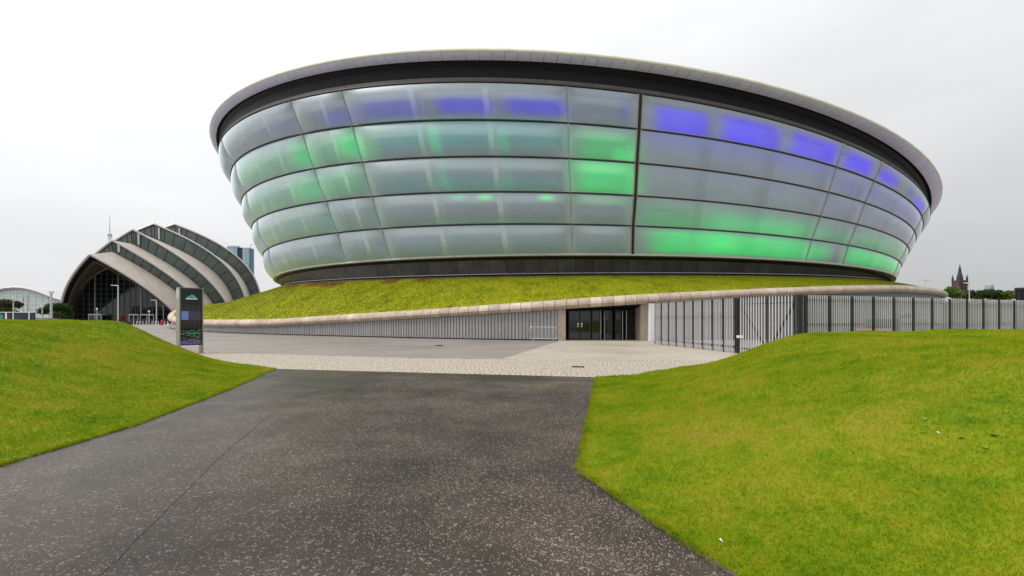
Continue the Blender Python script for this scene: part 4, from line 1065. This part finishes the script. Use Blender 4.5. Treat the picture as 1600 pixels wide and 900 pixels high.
# ================================================================== LEFT BACKGROUND
hb = empty('hoarding', 'long navy hoarding with white posts behind the left mound', 'hoarding', (at(20, HZ, 92).x, 92, 0))
xo = hb.location.x
def hx(u, Y=92): return at(u, HZ, Y).x - xo
zt = at(0, 487.4, 92).z
prev = -30
for u0, u1 in ((-30, 8.6), (11.4, 20.4), (22.2, 45.2), (47, 55)):
    MB().box(hx(u0), hx(u1), -.05, .05, .05, zt - .12).build('panel', M['navy'], hb)
for u0, u1 in ((8.8, 11.3), (20.6, 22), (45.3, 46.8)): MB().box(hx(u0), hx(u1), -.1, .05, 0, zt - .12).build('post', M['white'], hb)
MB().box(hx(-30), hx(55), -.12, .1, zt - .11, zt).build('top_rail', M['white'], hb)
MB().tube([(hx(1.2), -.055, at(0, 494.5, 92).z - .1), (hx(1.2), -.075, at(0, 494.5, 92).z - .1)], [.55, .55], 16).build('teal_disc', M['teal'], hb)
wk = empty('site_cabin', 'white low cabin between hoarding and stout lamp post', 'cabin', (at(66, HZ, 100).x, 100, 0))
MB().box(-1.6, 1.6, -1, 1.5, 0, 1.55).build('body', M['white'], wk); MB().box(-1.7, 1.7, -1.1, 1.6, 1.55, 1.75).build('roof', M['beige_wall'], wk); MB().box(.3, 1.4, -1.05, -1.001, .2, 1.2).build('door', M['slat'], wk)
xh = empty('exhibition_hall', 'pale glazed hall with arched roof at the far left', 'building', (at(22, HZ, 300).x, 300, 0))
Rr = []
for u, y in ((-60, 470), (-40, 463), (-20, 457), (0, 452), (12, 449.5), (25, 448.3), (38, 448.8), (50, 451), (62, 454.5), (75, 459.5), (88, 464.5), (98, 467.5), (112, 474), (125, 480)):
    p = at(u, y, 300); Rr.append((p.x - xh.location.x, p.z))
M['pale_glazing'] = simple('pale_green_glazing', (.50, .60, .58), .3, 0, .08, .05)
MB().grid([[(x, 0, 0) for x, z in Rr], [(x, 0, z - .4) for x, z in Rr]]).build('glazed_gable', M['pale_glazing'], xh)
P = [[(x, y, z) for x, z in Rr] for y in (-1.5, 60)]
MB().grid(P).build('roof', M['roof'], xh, True)
MB().tube([(x, -1.5, z - .35) for x, z in Rr], .75, 6).build('roof_edge', M['slat'], xh)
for x in np.arange(Rr[0][0] + 2, Rr[-1][0], 4.0):
    z = np.interp(x, [a for a, b in Rr], [b for a, b in Rr]); MB().box(x - .12, x + .12, -.3, -.02, 0, z - .5).build('mullion', M['white'], xh)
for z in np.arange(3, 21, 2.6):
    xs_ = [x for x, zz in Rr if zz - .6 > z]
    if xs_: MB().box(min(xs_), max(xs_), -.25, -.02, z - .1, z + .1).build('transom', M['white'], xh)
# hotel towers
ht = empty('glass_tower', 'blue glass tower block showing behind the shell hall', 'tower block', (at(372, HZ, 420).x, 420, 0))
def m_curtain():
    t = NT('blue_curtain_wall'); return t.principled(t.ramp(t.noise(.15, 3), [(.35, (.17, .32, .42)), (.65, (.30, .48, .58))]), .12, 0, None, .7)
M['curtain'] = m_curtain()
def hxx(u): return at(u, HZ, 420).x - ht.location.x
def hz_(y): return at(0, y, 420).z
MB().box(hxx(355), hxx(370.5), 0, 4, 0, hz_(385)).build('wing', M['curtain'], ht); MB().box(hxx(354.5), hxx(371), -.3, 4.3, hz_(385), hz_(383.8)).build('parapet', M['white'], ht)
MB().box(hxx(370.5), hxx(379), 1, 4, 0, hz_(386.5)).build('core', M['navy'], ht)
MB().box(hxx(379), hxx(389.6), 0, 4, 0, hz_(388)).build('wing', M['curtain'], ht); MB().box(hxx(378.6), hxx(390), -.3, 4.3, hz_(388), hz_(386.3)).build('parapet', M['white'], ht)
MB().box(hxx(389.65), hxx(393.2), .5, 4, 0, hz_(388.4)).build('side_bay', simple('slate_blue_bay', (.09, .15, .25), .2), ht)
for z in np.arange(4, hz_(389), 3.0):
    MB().box(hxx(379), hxx(389.6), -.12, 0, z, z + .35).build('floor_band', M['slat'], ht)
    MB().box(hxx(355), hxx(370.5), -.12, 0, z, z + .35).build('floor_band', M['slat'], ht)
for u in list(np.arange(356.5, 370, 2.2)) + list(np.arange(380.6, 389, 2.2)): MB().box(hxx(u) - .12, hxx(u) + .12, -.16, -.122, 0, hz_(389)).build('mullion', M['slat'], ht)
MB().tube([(hxx(389), 2, hz_(386)), (hxx(389), 2, hz_(381.5)), (hxx(393.5), 2, hz_(381.3))], .22, 5).build('roof_crane', M['dark_metal'], ht)
MB().tube([(hxx(346), 2, hz_(377)), (hxx(353), 2, hz_(381)), (hxx(363), 2, hz_(382)), (hxx(364), 2, hz_(384))], .25, 5).build('roof_davit', M['slat'], ht)
# slender tower with mast behind the front shell
mt = empty('mast_tower', 'slim white viewing tower with thin mast behind the hall', 'tower', (at(171.5, HZ, 600).x, 600, 0))
z_ = lambda y: at(0, y, 600).z
MB().tube([(0, 0, 0), (0, 0, z_(369))], 2.2, 10).build('shaft', M['white'], mt)
MB().tube([(0, 0, z_(369.5)), (0, 0, z_(366))], [2.4, 2.5], 12).build('cabin', M['slat'], mt); MB().tube([(0, 0, z_(366)), (0, 0, z_(364.8))], [2.5, 2.2], 12).build('cabin_roof', M['white'], mt)
MB().tube([(0, 0, z_(365)), (0, 0, z_(350)), (0, 0, z_(334))], [.55, .35, .15], 6).build('mast', M['slat'], mt)
# university spire on the right
ut = empty('spire_tower', 'dark gothic spire tower rising behind the green trees', 'tower', (at(1499.7, HZ, 850).x, 850, 0))
zz_ = lambda y: at(0, y, 850).z
hw = 7.2
MB().box(-hw, hw, -hw, hw, 0, zz_(440)).build('tower_body', M['stone_tower'], ut)
MB().box(-hw - .6, hw + .6, -hw - .6, hw + .6, zz_(440), zz_(438.2)).build('parapet', M['stone_tower'], ut)
for sx in (-1, 1):
    for sy in (-1, 1):
        c = (sx * (hw - .6), sy * (hw - .6))
        MB().tube([(c[0], c[1], zz_(446)), (c[0], c[1], zz_(436.5)), (c[0], c[1], zz_(435.8)), (c[0], c[1], zz_(429))], [1.5, 1.5, 1.7, .1], 8).build('turret', M['slate'], ut)
MB().tube([(0, 0, zz_(438.3)), (0, 0, zz_(431)), (0, 0, zz_(424.5)), (0, 0, zz_(423.5)), (0, 0, zz_(412.5))], [5.0, 3.9, 2.2, 2.4, .12], 8).build('spire', M['slate'], ut)
for y in (444.5, 450.5):
    for x in (-3.6, 0, 3.6): MB().box(x - .9, x + .9, -hw - .15, -hw + .2, zz_(y + 2.2), zz_(y - 1.8)).build('window', M['black'], ut)
fb = empty('tower_block', 'small hazy grey block just above the dark trees', 'tower block', (at(1551, HZ, 1100).x, 1100, 0))
k_ = lambda u: at(u, HZ, 1100).x - fb.location.x
MB().box(k_(1548), k_(1551.4), 0, 15, 0, at(0, 446.3, 1100).z).build('block', M['far'], fb); MB().box(k_(1551.4), k_(1554.6), 2, 15, 0, at(0, 445, 1100).z).build('block', M['far'], fb)
hill = MB().grid([[(600, 700, -1), (800, 690, -1), (1150, 700, -1)], [(600, 800, 14), (800, 850, 30), (1150, 860, 16)], [(600, 1300, 10), (800, 1300, 20), (1150, 1300, 10)]]).build('hill', M['leaf_dark'], None, True); tag(hill, kind='structure')

# ---- trees
def tree(lab, u, Y, wpx, ytop, leaf, n, seed, size, group=None):
    r = np.random.default_rng(seed); p = at(u, ytop, Y); h = p.z * 1.14; w = wpx / FPX * Y / 2 * 1.1
    e = empty('broadleaf_tree', lab, 'tree', (p.x, Y, 0), 0, group)
    mb = MB(); mb.tube([(0, 0, -.1), (.05, 0, h * .3), (0, .1, h * .6)], [h * .03, h * .022, h * .012], 7)
    tips = []
    for k in range(6):
        a = k * 1.05 + r.random(); q = Vector((math.cos(a) * w * .6, math.sin(a) * w * .6, h * r.uniform(.5, .8))); mb.tube([(0, 0, h * r.uniform(.2, .4)), tuple(q * .6 + Vector((0, 0, h * .15))), tuple(q)], [h * .012, h * .008, .02], 5); tips.append(q)
    mb.build('trunk', M['bark'], e)
    cl = []
    for k in range(14):
        a = r.uniform(0, 6.28); rr_ = math.sqrt(r.random()); zc = r.uniform(.35, .9)
        lim = math.sqrt(max(.08, 1 - ((zc - .55) / .48) ** 2))
        s_ = r.uniform(.28, .42) * w
        cl.append(((math.cos(a) * rr_ * w * .75 * lim, math.sin(a) * rr_ * w * .75 * lim, h * zc - .1 * h * (zc > .8)), (s_ * 1.1, s_ * 1.1, s_ * .8)))
    V, T = tuft_ball(cl, size, n, seed + 50)
    bulk('crown', V, T, M[leaf], e)
tree('bright green tree at the foot of the spire tower', 1494, 112, 34, 447, 'leaf_bright', 3800, 1, .22)
tree('dark green tree directly right of the white lamp', 1527, 118, 30, 450, 'leaf_dark', 3200, 2, .22)
tree('dark green tree in the middle of the right clump', 1545, 121, 30, 450.5, 'leaf_dark', 3200, 3, .22)
tree('dark green tree below the hazy grey block', 1562, 117, 28, 451, 'leaf_dark', 3200, 4, .22)
tree('lighter green tree ending the clump beside the black cabin', 1577, 113, 22, 452, 'leaf_bright', 2400, 6, .22)
tree('small dark tree at the right tip of the plinth coping', 1472, 130, 14, 450, 'leaf_dark', 1200, 9, .22)
tree('dark brownish tree behind the navy hoarding', 12, 118, 44, 469, 'leaf_brown', 4500, 11, .2)
tree('dark tree cut by the left frame edge', -14, 118, 40, 470, 'leaf_dark', 3000, 15, .2)
tree('round green tree beside the left foot of the shell hall', 88, 126, 40, 475.5, 'leaf_dark', 4200, 12, .2)
tree('small brownish shrub between round tree and shell hall', 88, 112, 13, 487, 'leaf_brown', 900, 13, .13)
